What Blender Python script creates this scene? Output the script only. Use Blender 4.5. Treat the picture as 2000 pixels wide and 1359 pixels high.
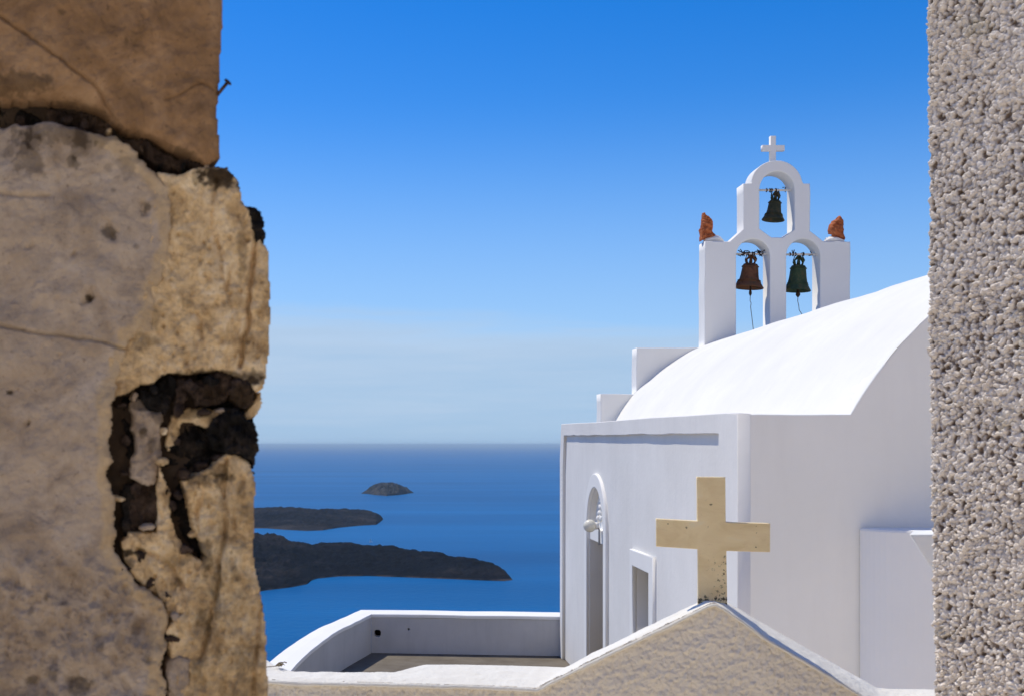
import bpy, bmesh, math, random
import numpy as np
from mathutils import Vector, Matrix

for o in list(bpy.data.objects):
    bpy.data.objects.remove(o)
SC = bpy.context.scene
COL = SC.collection
random.seed(7)

# ------------------------------------------------------------------ camera
EYE = 1.6                      # eye height above the alley
F, CX, CY = 2222.0, 744.0, 868.0   # focal length and principal point of the survey (photo pixels)
cam = bpy.data.cameras.new('camera')
cam.sensor_width = 36.0
cam.lens = F / 2000 * 36
cam.shift_x = (1000 - CX) / 2000
cam.shift_y = (CY - 679.5) / 2000
cam.clip_start = 0.05
cam.clip_end = 400000
cam.dof.use_dof = True
cam.dof.focus_distance = 9.5
cam.dof.aperture_fstop = 8.5
camo = bpy.data.objects.new('camera', cam)
COL.objects.link(camo)
camo.location = (0, 0, EYE)
camo.rotation_euler = (math.pi / 2, 0, 0)
SC.camera = camo

# ------------------------------------------------------------------ world + sun
SUN = Vector((-0.37, 0.285, 0.884)).normalized()
world = bpy.data.worlds.new('World')
SC.world = world
world.use_nodes = True
wn, wl = world.node_tree.nodes, world.node_tree.links
bg = wn['Background']
sky = wn.new('ShaderNodeTexSky')
sky.sky_type = 'NISHITA'
sky.sun_disc = False
sky.sun_elevation = math.asin(SUN.z)
sky.sun_rotation = math.atan2(SUN.x, SUN.y)
sky.altitude = 250
sky.air_density = 1.0
sky.dust_density = 0.3
sky.ozone_density = 2.0
hs = wn.new('ShaderNodeHueSaturation')
hs.inputs['Hue'].default_value = 0.513
hs.inputs['Saturation'].default_value = 1.52
hs.inputs['Value'].default_value = 1.25
wl.new(sky.outputs[0], hs.inputs['Color'])

# thin haze cloud low above the horizon, all the way round
tc = wn.new('ShaderNodeTexCoord')
sep = wn.new('ShaderNodeSeparateXYZ')
dip = wn.new('ShaderNodeVectorMath'); dip.operation = 'ADD'     # seen from 250 m up, the horizon lies a little below eye level
dip.inputs[1].default_value = (0, 0, 0.0018)
wl.new(tc.outputs['Generated'], dip.inputs[0])
nrm = wn.new('ShaderNodeVectorMath'); nrm.operation = 'NORMALIZE'
wl.new(dip.outputs[0], nrm.inputs[0])
wl.new(nrm.outputs[0], sky.inputs['Vector'])
wl.new(nrm.outputs[0], sep.inputs[0])
def wmath(op, a, b=None, c=None):
    n = wn.new('ShaderNodeMath'); n.operation = op
    for k, v in enumerate((a, b, c)):
        if v is None: continue
        if isinstance(v, (int, float)): n.inputs[k].default_value = v
        else: wl.new(v, n.inputs[k])
    return n.outputs[0]
comb = wn.new('ShaderNodeCombineXYZ')
wl.new(wmath('MULTIPLY', sep.outputs[0], 2.2), comb.inputs[0])
wl.new(wmath('MULTIPLY', sep.outputs[1], 2.2), comb.inputs[1])
wl.new(wmath('MULTIPLY', sep.outputs[2], 26.0), comb.inputs[2])
nz = wn.new('ShaderNodeTexNoise'); nz.inputs['Scale'].default_value = 1.6
nz.inputs['Detail'].default_value = 9; nz.inputs['Roughness'].default_value = 0.62
wl.new(comb.outputs[0], nz.inputs['Vector'])
nz2 = wn.new('ShaderNodeTexNoise'); nz2.inputs['Scale'].default_value = 0.9
nz2.inputs['Detail'].default_value = 3
wl.new(comb.outputs[0], nz2.inputs['Vector'])
edge = wmath('ADD', sep.outputs[2], wmath('MULTIPLY', wmath('SUBTRACT', nz.outputs[0], 0.5), 0.075))
edge = wmath('ADD', edge, wmath('MULTIPLY', sep.outputs[0], 0.055))
mr = wn.new('ShaderNodeMapRange'); mr.interpolation_type = 'SMOOTHSTEP'
mr.inputs['From Min'].default_value = 0.128; mr.inputs['From Max'].default_value = 0.086
mr.inputs['To Min'].default_value = 0.0; mr.inputs['To Max'].default_value = 1.0
wl.new(edge, mr.inputs['Value'])
cm = wmath('MULTIPLY', mr.outputs[0], wmath('MULTIPLY_ADD', nz2.outputs[0], 0.35, 0.74))
vr = wn.new('ShaderNodeMapRange'); vr.interpolation_type = 'SMOOTHSTEP'
vr.inputs['From Min'].default_value = 0.30; vr.inputs['From Max'].default_value = 0.07
vr.inputs['To Min'].default_value = 0.0; vr.inputs['To Max'].default_value = 0.6
wl.new(sep.outputs[2], vr.inputs['Value'])
veil = wn.new('ShaderNodeMix'); veil.data_type = 'RGBA'
wl.new(vr.outputs[0], veil.inputs['Factor'])
wl.new(hs.outputs[0], veil.inputs['A'])
veil.inputs['B'].default_value = (2.5, 4.25, 7.4, 1)
crmp = wn.new('ShaderNodeMapRange')
crmp.inputs['From Min'].default_value = 0.0; crmp.inputs['From Max'].default_value = 0.10
wl.new(sep.outputs[2], crmp.inputs['Value'])
ccol = wn.new('ShaderNodeMix'); ccol.data_type = 'RGBA'
wl.new(wmath('ADD', crmp.outputs[0], wmath('MULTIPLY', wmath('SUBTRACT', nz.outputs[0], 0.52), 2.2)), ccol.inputs['Factor'])
ccol.clamp_factor = True
ccol.inputs['A'].default_value = (3.0, 4.5, 6.4, 1)
ccol.inputs['B'].default_value = (4.0, 5.15, 6.7, 1)
mixc = wn.new('ShaderNodeMix'); mixc.data_type = 'RGBA'
wl.new(cm, mixc.inputs['Factor'])
wl.new(veil.outputs['Result'], mixc.inputs['A'])
wl.new(ccol.outputs['Result'], mixc.inputs['B'])
wl.new(mixc.outputs['Result'], bg.inputs['Color'])
bg.inputs['Strength'].default_value = 0.092

sun = bpy.data.lights.new('sun', 'SUN')
sun.energy = 2.62
sun.angle = math.radians(0.53)
sun.color = (1.0, 0.93, 0.79)
suno = bpy.data.objects.new('sun', sun)
COL.objects.link(suno)
suno.rotation_euler = SUN.to_track_quat('Z', 'Y').to_euler()
suno.location = (-30, 30, 60)

SC.view_settings.view_transform = 'Standard'
SC.view_settings.look = 'None'
SC.view_settings.exposure = 0.40
SC.view_settings.gamma = 1.0
SC.view_settings.use_curve_mapping = False
SC.render.engine = 'CYCLES'
SC.cycles.use_denoising = True
try:
    SC.cycles.denoiser = 'OPENIMAGEDENOISE'
except Exception:
    pass
SC.cycles.max_bounces = 10
SC.cycles.diffuse_bounces = 8
SC.cycles.sample_clamp_indirect = 6.0

# ------------------------------------------------------------------ helpers
def P(px, py, Y):
    """point seen at photo pixel (px,py) at distance Y in front of the camera"""
    return Vector(((px - CX) * Y / F, Y, EYE + (CY - py) * Y / F))

def tag(o, label=None, cat=None, group=None, kind=None):
    if label: o['label'] = label
    if cat: o['category'] = cat
    if group: o['group'] = group
    if kind: o['kind'] = kind
    return o

def empty(name, loc):
    o = bpy.data.objects.new(name, None)
    COL.objects.link(o)
    o.location = loc
    o.empty_display_size = 0.2
    return o

def link(name, me, mat, parent=None, smooth=False):
    o = bpy.data.objects.new(name, me)
    COL.objects.link(o)
    if mat is not None:
        me.materials.append(mat)
    if smooth:
        me.polygons.foreach_set('use_smooth', [True] * len(me.polygons))
    if parent is not None:
        o.parent = parent
        o.matrix_parent_inverse = Matrix.Translation(-parent.location)
    return o

def mesh(name, verts, faces, mat, parent=None, smooth=False):
    me = bpy.data.meshes.new(name)
    me.from_pydata([tuple(v) for v in verts], [], [tuple(f) for f in faces])
    me.update()
    return link(name, me, mat, parent, smooth)

def np_mesh(name, V, Fq, mat, parent=None, smooth=True, attrs=None):
    me = bpy.data.meshes.new(name)
    n, m = len(V), len(Fq)
    k = Fq.shape[1]
    me.vertices.add(n)
    me.vertices.foreach_set('co', np.ascontiguousarray(V, np.float32).ravel())
    me.loops.add(m * k)
    me.loops.foreach_set('vertex_index', np.ascontiguousarray(Fq, np.int32).ravel())
    me.polygons.add(m)
    me.polygons.foreach_set('loop_start', np.arange(0, m * k, k, dtype=np.int32))
    me.update(calc_edges=True)
    me.validate()
    if attrs:
        for an, av in attrs.items():
            a = me.attributes.new(an, 'FLOAT', 'POINT')
            a.data.foreach_set('value', np.ascontiguousarray(av, np.float32))
    return link(name, me, mat, parent, smooth)

def bm_obj(name, bm, mat, parent=None, smooth=False):
    me = bpy.data.meshes.new(name)
    bm.normal_update()
    bm.to_mesh(me); bm.free()
    return link(name, me, mat, parent, smooth)

def bevel(o, w, seg=2):
    m = o.modifiers.new('bevel', 'BEVEL')
    m.width = w; m.segments = seg; m.limit_method = 'ANGLE'; m.angle_limit = math.radians(35)
    return o

def box(name, x0, x1, y0, y1, z0, z1, mat, parent=None, bev=0.0):
    v = [(x0,y0,z0),(x1,y0,z0),(x1,y1,z0),(x0,y1,z0),(x0,y0,z1),(x1,y0,z1),(x1,y1,z1),(x0,y1,z1)]
    f = [(0,3,2,1),(4,5,6,7),(0,1,5,4),(1,2,6,5),(2,3,7,6),(3,0,4,7)]
    o = mesh(name, v, f, mat, parent)
    if bev: bevel(o, bev)
    return o

def prism(name, plan, z0, z1, mat, parent=None, bev=0.0):
    """plan polygon (x,y) between z0 and z1 (z1 may be a list, one per corner)"""
    n = len(plan)
    area = sum(plan[i][0]*plan[(i+1)%n][1]-plan[(i+1)%n][0]*plan[i][1] for i in range(n))
    if not isinstance(z1, (list, tuple)): z1 = [z1]*n
    if area < 0:
        plan = plan[::-1]; z1 = list(z1)[::-1]
    v = [(x,y,z0) for x,y in plan] + [(p[0],p[1],z) for p,z in zip(plan, z1)]
    f = [tuple(range(n-1,-1,-1)), tuple(range(n,2*n))]
    f += [(i,(i+1)%n,n+(i+1)%n,n+i) for i in range(n)]
    o = mesh(name, v, f, mat, parent)
    if bev: bevel(o, bev)
    return o

# --- numpy noise
def _hash(ix, iy, seed):
    h = (ix.astype(np.int64)*374761393 + iy.astype(np.int64)*668265263 + seed*974634777) & 0xffffffff
    h = ((h ^ (h >> 13)) * 1274126177) & 0xffffffff
    h = ((h ^ (h >> 15)) * 2246822519) & 0xffffffff
    return ((h ^ (h >> 16)) & 0xffffff) / float(0xffffff)

def vnoise(x, y, seed=0):
    x = np.asarray(x, float); y = np.asarray(y, float)
    ix = np.floor(x); iy = np.floor(y)
    fx = x-ix; fy = y-iy
    u = fx*fx*fx*(fx*(fx*6-15)+10); v = fy*fy*fy*(fy*(fy*6-15)+10)
    a = _hash(ix,iy,seed); b = _hash(ix+1,iy,seed); c = _hash(ix,iy+1,seed); d = _hash(ix+1,iy+1,seed)
    return (a*(1-u)+b*u)*(1-v)+(c*(1-u)+d*u)*v - 0.5

def fbm(x, y, seed=0, octv=5, gain=0.5, lac=2.03):
    s = 0; a = 1.0; t = 0
    for i in range(octv):
        s = s + a*vnoise(x, y, seed+i*17); t += a
        x = x*lac+3.1; y = y*lac-1.7; a *= gain
    return s/t*2

def worley(x, y, seed=0):
    x = np.asarray(x, float); y = np.asarray(y, float)
    ix = np.floor(x); iy = np.floor(y)
    best = np.full(x.shape, 9.0); val = np.zeros(x.shape)
    for dx in (-1,0,1):
        for dy in (-1,0,1):
            cx = ix+dx; cy = iy+dy
            px = cx+_hash(cx,cy,seed); py = cy+_hash(cx,cy,seed+5)
            d = np.hypot(x-px, y-py)
            m = d < best
            best = np.where(m, d, best); val = np.where(m, _hash(cx,cy,seed+9), val)
    return best, val

def seg_dist(x, z, pts, closed=False):
    d = np.full(x.shape, 1e9)
    n = len(pts)
    for i in range(n if closed else n-1):
        ax, az = pts[i]; bx, bz = pts[(i+1) % n]
        ex, ez = bx-ax, bz-az
        L = ex*ex+ez*ez+1e-18
        t = np.clip(((x-ax)*ex+(z-az)*ez)/L, 0, 1)
        d = np.minimum(d, np.hypot(x-ax-t*ex, z-az-t*ez))
    return d

def inside(x, z, pts):
    r = np.zeros(x.shape, bool)
    n = len(pts); j = n-1
    for i in range(n):
        xi, zi = pts[i]; xj, zj = pts[j]
        c = ((zi > z) != (zj > z)) & (x < (xj-xi)*(z-zi)/((zj-zi) if zj != zi else 1e-12)+xi)
        r ^= c
        j = i
    return r

def sstep(a, b, x):
    t = np.clip((x-a)/(b-a), 0, 1)
    return t*t*(3-2*t)

def face_piece(name, outline, mat, parent, res, R, Yof, rel, skirt=0.12, edge_amp=0.002, edge_scale=60, seed=0, attrs=None, splay=0.0, xf=None):
    """a rough stone / plaster face. outline: (x,z) metres. Yof(x): plane. rel(x,z,d): relief towards the viewer. R: edge rounding"""
    xs = [p[0] for p in outline]; zs = [p[1] for p in outline]
    gx = np.arange(min(xs)-res*3, max(xs)+res*3, res)
    gz = np.arange(min(zs)-res*3, max(zs)+res*3, res)
    X, Z = np.meshgrid(gx, gz)
    sd = seg_dist(X, Z, outline, True)
    sd = np.where(inside(X, Z, outline), sd, -sd)
    sd = sd + fbm(X*edge_scale, Z*edge_scale, seed+91, 4)*edge_amp
    d = np.clip(sd, 0, None)
    q = 1-np.clip(d/R, 0, 1)
    back = R*(1-np.sqrt(np.clip(1-q*q, 0, 1)))
    h = rel(X, Z, d)
    Y = Yof(X) + back - h
    out = sd <= 0
    Y = np.where(out, Yof(X)+skirt+R, Y)
    X0 = X
    X = np.where(out, X+splay*(skirt+R), X)   # sides run back at an angle
    ny, nx = X.shape
    keep = ~(out[:-1,:-1] & out[1:,:-1] & out[:-1,1:] & out[1:,1:])
    idx = np.arange(nx*ny).reshape(ny, nx)
    Q = np.stack([idx[:-1,:-1], idx[:-1,1:], idx[1:,1:], idx[1:,:-1]], -1)[keep]
    used = np.zeros(nx*ny, bool); used[Q.ravel()] = True
    remap = np.cumsum(used)-1
    V = np.stack([X.ravel(), Y.ravel(), Z.ravel()], -1)[used]
    if xf is not None: V = xf(V)
    at = {k: f(X0, Z, d).ravel()[used] for k, f in (attrs or {}).items()}
    return np_mesh(name, V, remap[Q], mat, parent, True, at)

def lump(name, outline, depth, Y0, mat, parent=None, res=0.01, seed=0, amp=0.01, sc=20, bend=0.0, rnd=None):
    """closed solid with this front outline, bulging to both sides"""
    xs = [p[0] for p in outline]; zs = [p[1] for p in outline]
    gx = np.arange(min(xs)-res, max(xs)+res*1.5, res); gz = np.arange(min(zs)-res, max(zs)+res*1.5, res)
    X, Z = np.meshgrid(gx, gz)
    ins = inside(X, Z, outline)
    d = np.where(ins, seg_dist(X, Z, outline, True), 0)
    R = depth if rnd is None else rnd
    q = 1-np.clip(d/R, 0, 1)
    t = depth*np.sqrt(np.clip(1-q*q, 0, 1))
    off = fbm(X*sc, Z*sc, seed, 4)*amp
    cxm = (min(xs)+max(xs))/2
    bnd = bend*((X-cxm)**2)
    ny, nx = X.shape
    idx = np.arange(nx*ny).reshape(ny, nx)
    keep = ins[:-1,:-1] | ins[1:,:-1] | ins[:-1,1:] | ins[1:,1:]
    Q = np.stack([idx[:-1,:-1], idx[:-1,1:], idx[1:,1:], idx[1:,:-1]], -1)[keep]
    V1 = np.stack([X.ravel(), (Y0-t+off*ins+bnd).ravel(), Z.ravel()], -1)
    V2 = np.stack([X.ravel(), (Y0+t+off*ins+bnd+0.0005).ravel(), Z.ravel()], -1)
    V = np.concatenate([V1, V2]); Qa = np.concatenate([Q, Q[:, ::-1]+nx*ny])
    used = np.zeros(len(V), bool); used[Qa.ravel()] = True
    remap = np.cumsum(used)-1
    return np_mesh(name, V[used], remap[Qa], mat, parent, True)

def densify(loop, step, wob=0.0, seed=0, keep_z=None):
    out = []
    n = len(loop)
    for i in range(n):
        a = loop[i]; b = loop[(i+1) % n]
        L = math.hypot(b[0]-a[0], b[1]-a[1]); k = max(1, int(L/step))
        for j in range(k):
            t = j/k
            out.append((a[0]+(b[0]-a[0])*t, a[1]+(b[1]-a[1])*t))
    if wob:
        A = np.array(out)
        dx = fbm(A[:,0]*2.3+7, A[:,1]*2.3, seed, 3)*wob
        dz = fbm(A[:,0]*2.3-9, A[:,1]*2.3+4, seed+3, 3)*wob
        out = [(a[0]+u, a[1]+w) for a, u, w in zip(out, dx, dz)]
    return out

def arc(cx, cz, r, a0, a1, n, rz=None):
    rz = r if rz is None else rz
    return [(cx+r*math.cos(a0+(a1-a0)*i/n), cz+rz*math.sin(a0+(a1-a0)*i/n)) for i in range(n+1)]

def slab(name, loops, thick, bev, M, mat, parent=None):
    """flat shape with holes (loops in a plane), given thickness and softly rounded edges; M maps (u,v,w) to the world"""
    cu = bpy.data.curves.new(name, 'CURVE')
    cu.dimensions = '2D'; cu.fill_mode = 'BOTH'
    cu.extrude = thick/2-bev; cu.bevel_depth = bev; cu.bevel_resolution = 2; cu.offset = -bev
    for lp in loops:
        s = cu.splines.new('POLY')
        s.points.add(len(lp)-1)
        for p, q in zip(s.points, lp):
            p.co = (q[0], q[1], 0, 1)
        s.use_cyclic_u = True
    t = bpy.data.objects.new(name, cu)
    COL.objects.link(t)
    dg = bpy.context.evaluated_depsgraph_get()
    me = bpy.data.meshes.new_from_object(t.evaluated_get(dg))
    bpy.data.objects.remove(t); bpy.data.curves.remove(cu)
    me.transform(M)
    if M.determinant() < 0: me.flip_normals()
    me.materials.clear()
    me.name = name
    bmx = bmesh.new(); bmx.from_mesh(me)
    bmesh.ops.remove_doubles(bmx, verts=bmx.verts, dist=1e-5)
    bmesh.ops.recalc_face_normals(bmx, faces=bmx.faces)
    bmx.to_mesh(me); bmx.free()
    return link(name, me, mat, parent)

def M_front(Y):   # (u,v) -> (x,z), centred on depth Y
    return Matrix(((1,0,0,0),(0,0,1,Y),(0,1,0,0),(0,0,0,1)))
def M_side(X):    # (u,v) -> (y,z), centred on X
    return Matrix(((0,0,1,X),(1,0,0,0),(0,1,0,0),(0,0,0,1)))

def tube(bm, pts, r, seg=8):
    """round bar through pts; r one radius or a list"""
    pts = [Vector(p) for p in pts]
    if not isinstance(r, (list, tuple)): r = [r]*len(pts)
    rings = []
    for i, p in enumerate(pts):
        a = pts[max(i-1,0)]; b = pts[min(i+1,len(pts)-1)]
        t = (b-a).normalized()
        s = t.cross(Vector((0,0,1)) if abs(t.z) < 0.95 else Vector((1,0,0))).normalized()
        u = s.cross(t)
        rings.append([bm.verts.new(p+(s*math.cos(k*2*math.pi/seg)+u*math.sin(k*2*math.pi/seg))*r[i]) for k in range(seg)])
    for A, B in zip(rings[:-1], rings[1:]):
        for k in range(seg):
            bm.faces.new((A[k], A[(k+1)%seg], B[(k+1)%seg], B[k]))
    bm.faces.new(rings[0][::-1]); bm.faces.new(rings[-1])

def lathe(bm, prof, M, seg=32):
    rings = []
    for r, z in prof:
        rings.append([bm.verts.new(M @ Vector((r*math.cos(k*2*math.pi/seg), r*math.sin(k*2*math.pi/seg), z))) for k in range(seg)])
    for A, B in zip(rings[:-1], rings[1:]):
        for k in range(seg):
            bm.faces.new((A[k], A[(k+1)%seg], B[(k+1)%seg], B[k]))

# ------------------------------------------------------------------ materials
def new_mat(name):
    m = bpy.data.materials.new(name)
    m.use_nodes = True
    nt = m.node_tree
    b = nt.nodes['Principled BSDF']
    b.inputs['Specular IOR Level'].default_value = 0.25
    return m, nt, b

def ramp(nt, fac, stops):
    r = nt.nodes.new('ShaderNodeValToRGB')
    e = r.color_ramp.elements
    while len(e) > 1: e.remove(e[-1])
    e[0].position = stops[0][0]; e[0].color = (*stops[0][1], 1)
    for p, c in stops[1:]:
        n = e.new(p); n.color = (*c, 1)
    nt.links.new(fac, r.inputs['Fac'])
    return r.outputs['Color']

def noise(nt, scale, detail=5, rough=0.55, vec=None, dist=0.0, stretch=None):
    n = nt.nodes.new('ShaderNodeTexNoise')
    n.inputs['Scale'].default_value = scale
    n.inputs['Detail'].default_value = detail
    n.inputs['Roughness'].default_value = rough
    n.inputs['Distortion'].default_value = dist
    if vec is None:
        tcn = nt.nodes.new('ShaderNodeNewGeometry').outputs['Position']
    else:
        tcn = vec
    if stretch:
        mp = nt.nodes.new('ShaderNodeMapping')
        mp.inputs['Scale'].default_value = stretch
        nt.links.new(tcn, mp.inputs['Vector'])
        tcn = mp.outputs[0]
    nt.links.new(tcn, n.inputs['Vector'])
    return n.outputs['Fac']

def mixc(nt, fac, a, b, mode='MIX'):
    n = nt.nodes.new('ShaderNodeMix'); n.data_type = 'RGBA'; n.blend_type = mode
    for k, v in (('Factor', fac), ('A', a), ('B', b)):
        if isinstance(v, (int, float)): n.inputs[k].default_value = v
        elif isinstance(v, tuple): n.inputs[k].default_value = (*v, 1)
        else: nt.links.new(v, n.inputs[k])
    return n.outputs['Result']

def bump(nt, b, h, strength, dist):
    n = nt.nodes.new('ShaderNodeBump')
    n.inputs['Strength'].default_value = strength
    n.inputs['Distance'].default_value = dist
    nt.links.new(h, n.inputs['Height'])
    nt.links.new(n.outputs[0], b.inputs['Normal'])

def mrange(nt, v, a, b, c=0.0, d=1.0):
    n = nt.nodes.new('ShaderNodeMapRange')
    for k, x in (('From Min', a), ('From Max', b), ('To Min', c), ('To Max', d)):
        n.inputs[k].default_value = x
    nt.links.new(v, n.inputs['Value'])
    return n.outputs[0]

def attr(nt, name):
    n = nt.nodes.new('ShaderNodeAttribute'); n.attribute_name = name
    return n.outputs['Fac']

def mat_whitewash(name, lo, hi, streak=0.0, dirt=(0.55,0.53,0.5), bstr=0.25, bsc=35):
    m, nt, b = new_mat(name)
    c = ramp(nt, noise(nt, 1.3, 6, 0.6), [(0.3, lo), (0.7, hi)])
    if streak:
        s = noise(nt, 3.0, 5, 0.6, stretch=(3.0, 3.0, 0.35))
        c = mixc(nt, mrange(nt, s, 0.5, 0.75, 0, streak), c, dirt)
    nt.links.new(c, b.inputs['Base Color'])
    b.inputs['Roughness'].default_value = 0.9
    bump(nt, b, noise(nt, bsc, 6, 0.6), bstr, 0.01)
    return m

M_WHITE = mat_whitewash('whitewash', (0.85,0.832,0.785), (0.89,0.872,0.825), bstr=0.12, bsc=14)
M_END = mat_whitewash('cream_limewash_wall', (0.865,0.845,0.775), (0.905,0.885,0.82), 0.12, (0.72,0.68,0.62), 0.22, 9)
M_VAULT = mat_whitewash('trowelled_limewash', (0.80,0.775,0.69), (0.87,0.845,0.755), 0.15, (0.72,0.71,0.69), 0.25, 5)
M_FACADE = mat_whitewash('facade_whitewash', (0.78,0.755,0.705), (0.85,0.825,0.775), 0.16, (0.62,0.61,0.59), 0.25, 18)
M_PARAPET = mat_whitewash('grey_limewash', (0.50,0.495,0.49), (0.60,0.59,0.58), 0.22, (0.38,0.37,0.36), 0.4, 25)  # grey for the parapet faces below the white cap
M_COPING = mat_whitewash('rough_coping_limewash', (0.80,0.755,0.64), (0.885,0.845,0.745), 0.25, (0.62,0.55,0.44), 0.6, 60)

def mat_simple(name, lo, hi, scale=8, rough=0.8, bstr=0.3, bsc=60, bd=0.006, metal=0.0):
    m, nt, b = new_mat(name)
    nt.links.new(ramp(nt, noise(nt, scale, 7, 0.62), [(0.3, lo), (0.7, hi)]), b.inputs['Base Color'])
    b.inputs['Roughness'].default_value = rough
    b.inputs['Metallic'].default_value = metal
    if bstr: bump(nt, b, noise(nt, bsc, 6, 0.6), bstr, bd)
    return m

M_RENDER = mat_simple('ochre_cement', (0.74,0.665,0.535), (0.82,0.745,0.61), 2.5, 0.9, 0.6, 160, 0.005)
M_FLOOR = mat_simple('terrace_concrete', (0.12,0.10,0.075), (0.19,0.165,0.13), 3.0, 0.9, 0.3, 25, 0.01)
M_COURT = mat_simple('court_paving', (0.80,0.71,0.60), (0.87,0.79,0.68), 2.0, 0.9, 0.3, 25, 0.01)
M_ALLEY = mat_simple('alley_limewash', (0.83,0.74,0.61), (0.89,0.81,0.69), 2.5, 0.9, 0.3, 30, 0.01)
M_EARTH = mat_simple('hillside_earth', (0.10,0.08,0.06), (0.20,0.16,0.12), 0.08, 0.95, 0, 1)
M_IRON = mat_simple('rusty_iron', (0.02,0.017,0.014), (0.09,0.045,0.025), 40, 0.75, 0.3, 200, 0.002, 0.3)
M_ROPE = mat_simple('rope', (0.10,0.085,0.07), (0.18,0.15,0.12), 60, 0.9, 0)
M_TERRA = mat_simple('terracotta', (0.26,0.06,0.02), (0.62,0.20,0.075), 16, 0.85, 0.8, 60, 0.012)
M_DARKGLASS = mat_simple('dark_pane', (0.008,0.008,0.009), (0.015,0.015,0.016), 3, 0.15, 0)
M_DOOR = mat_simple('weathered_door', (0.16,0.13,0.11), (0.24,0.2,0.17), 10, 0.7, 0.2, 60)
M_PIPE = mat_simple('grey_conduit', (0.28,0.28,0.29), (0.36,0.36,0.37), 10, 0.5, 0)
M_WPAINT = mat_simple('white_paint', (0.72,0.70,0.66), (0.82,0.80,0.77), 20, 0.5, 0)
M_HOLE = mat_simple('dark_hole', (0.01,0.01,0.01), (0.03,0.028,0.025), 30, 0.95, 0)  # near-black backing, the shade inside the drain holes painted as colour
M_TWIG = mat_simple('dry_grass', (0.16,0.12,0.06), (0.3,0.23,0.12), 40, 0.9, 0)

# bells: bronze, brown on one side, verdigris on the other
def mat_bell(name, c1, c2, c3):
    m, nt, b = new_mat(name)
    nt.links.new(ramp(nt, noise(nt, 9, 7, 0.65), [(0.3, c1), (0.5, c2), (0.72, c3)]), b.inputs['Base Color'])
    b.inputs['Metallic'].default_value = 0.35
    b.inputs['Roughness'].default_value = 0.6
    bump(nt, b, noise(nt, 70, 5, 0.6), 0.3, 0.004)
    return m
M_BELL_BROWN = mat_bell('brown_bronze', (0.05,0.028,0.015), (0.17,0.07,0.032), (0.09,0.075,0.035))
M_BELL_GREEN = mat_bell('green_bronze', (0.02,0.035,0.022), (0.05,0.08,0.04), (0.14,0.095,0.04))
M_BELL_DARK = mat_bell('dark_bronze', (0.02,0.021,0.015), (0.05,0.055,0.03), (0.14,0.07,0.03))

# milky lamp globe
M_GLOBE, _nt, _b = new_mat('opal_glass')
_b.inputs['Base Color'].default_value = (0.78,0.74,0.62,1)
_b.inputs['Roughness'].default_value = 0.25
_b.inputs['Subsurface Weight'].default_value = 0.3
_b.inputs['Subsurface Radius'].default_value = (0.05,0.05,0.04)

# marble of the foreground cross
M_MARBLE, _nt, _b = new_mat('honey_marble')
_c = ramp(_nt, noise(_nt, 7, 6, 0.6, dist=1.2, stretch=(1,1,1.8)), [(0.3, (0.80,0.62,0.33)), (0.6, (0.90,0.73,0.42)), (0.8, (0.86,0.74,0.50))])
_v = noise(_nt, 16, 8, 0.7, dist=2.0, stretch=(1,1,2.5))
_c = mixc(_nt, mrange(_nt, _v, 0.62, 0.72, 0, 0.5), _c, (0.42,0.34,0.22))
_s = noise(_nt, 55, 3, 0.5)
_c = mixc(_nt, mrange(_nt, _s, 0.70, 0.745, 0, 0.85), _c, (0.05,0.035,0.02))
_base = attr(_nt, 'stain')
_s2 = noise(_nt, 75, 5, 0.7)
_add = _nt.nodes.new('ShaderNodeMath'); _add.operation = 'MULTIPLY_ADD'
_nt.links.new(_base, _add.inputs[0]); _add.inputs[1].default_value = 0.27; _nt.links.new(_s2, _add.inputs[2])
_c = mixc(_nt, mrange(_nt, _add.outputs[0], 0.72, 0.80, 0, 0.95), _c, (0.035,0.03,0.02))
_nt.links.new(_c, _b.inputs['Base Color'])
_b.inputs['Roughness'].default_value = 0.55
_b.inputs['Subsurface Weight'].default_value = 0.25
_b.inputs['Subsurface Radius'].default_value = (0.03,0.02,0.01)
bump(_nt, _b, noise(_nt, 120, 5, 0.6), 0.25, 0.003)

# rough-cast wall on the right
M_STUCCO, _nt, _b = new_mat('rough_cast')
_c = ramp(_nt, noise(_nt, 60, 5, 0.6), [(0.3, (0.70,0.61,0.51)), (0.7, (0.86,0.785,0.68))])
_c = mixc(_nt, mrange(_nt, attr(_nt, 'relief_shade'), 0.15, 0.62, 0.0, 1.0), (0.24,0.175,0.125), _c)  # darker bed between the grains, shade of the pits put into the colour
_l = noise(_nt, 4.0, 5, 0.6)
_c = mixc(_nt, mrange(_nt, _l, 0.60, 0.72, 0, 0.6), _c, (0.36,0.31,0.18))
_nt.links.new(_c, _b.inputs['Base Color'])
_b.inputs['Roughness'].default_value = 0.9
bump(_nt, _b, noise(_nt, 260, 4, 0.6), 0.4, 0.003)

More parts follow.
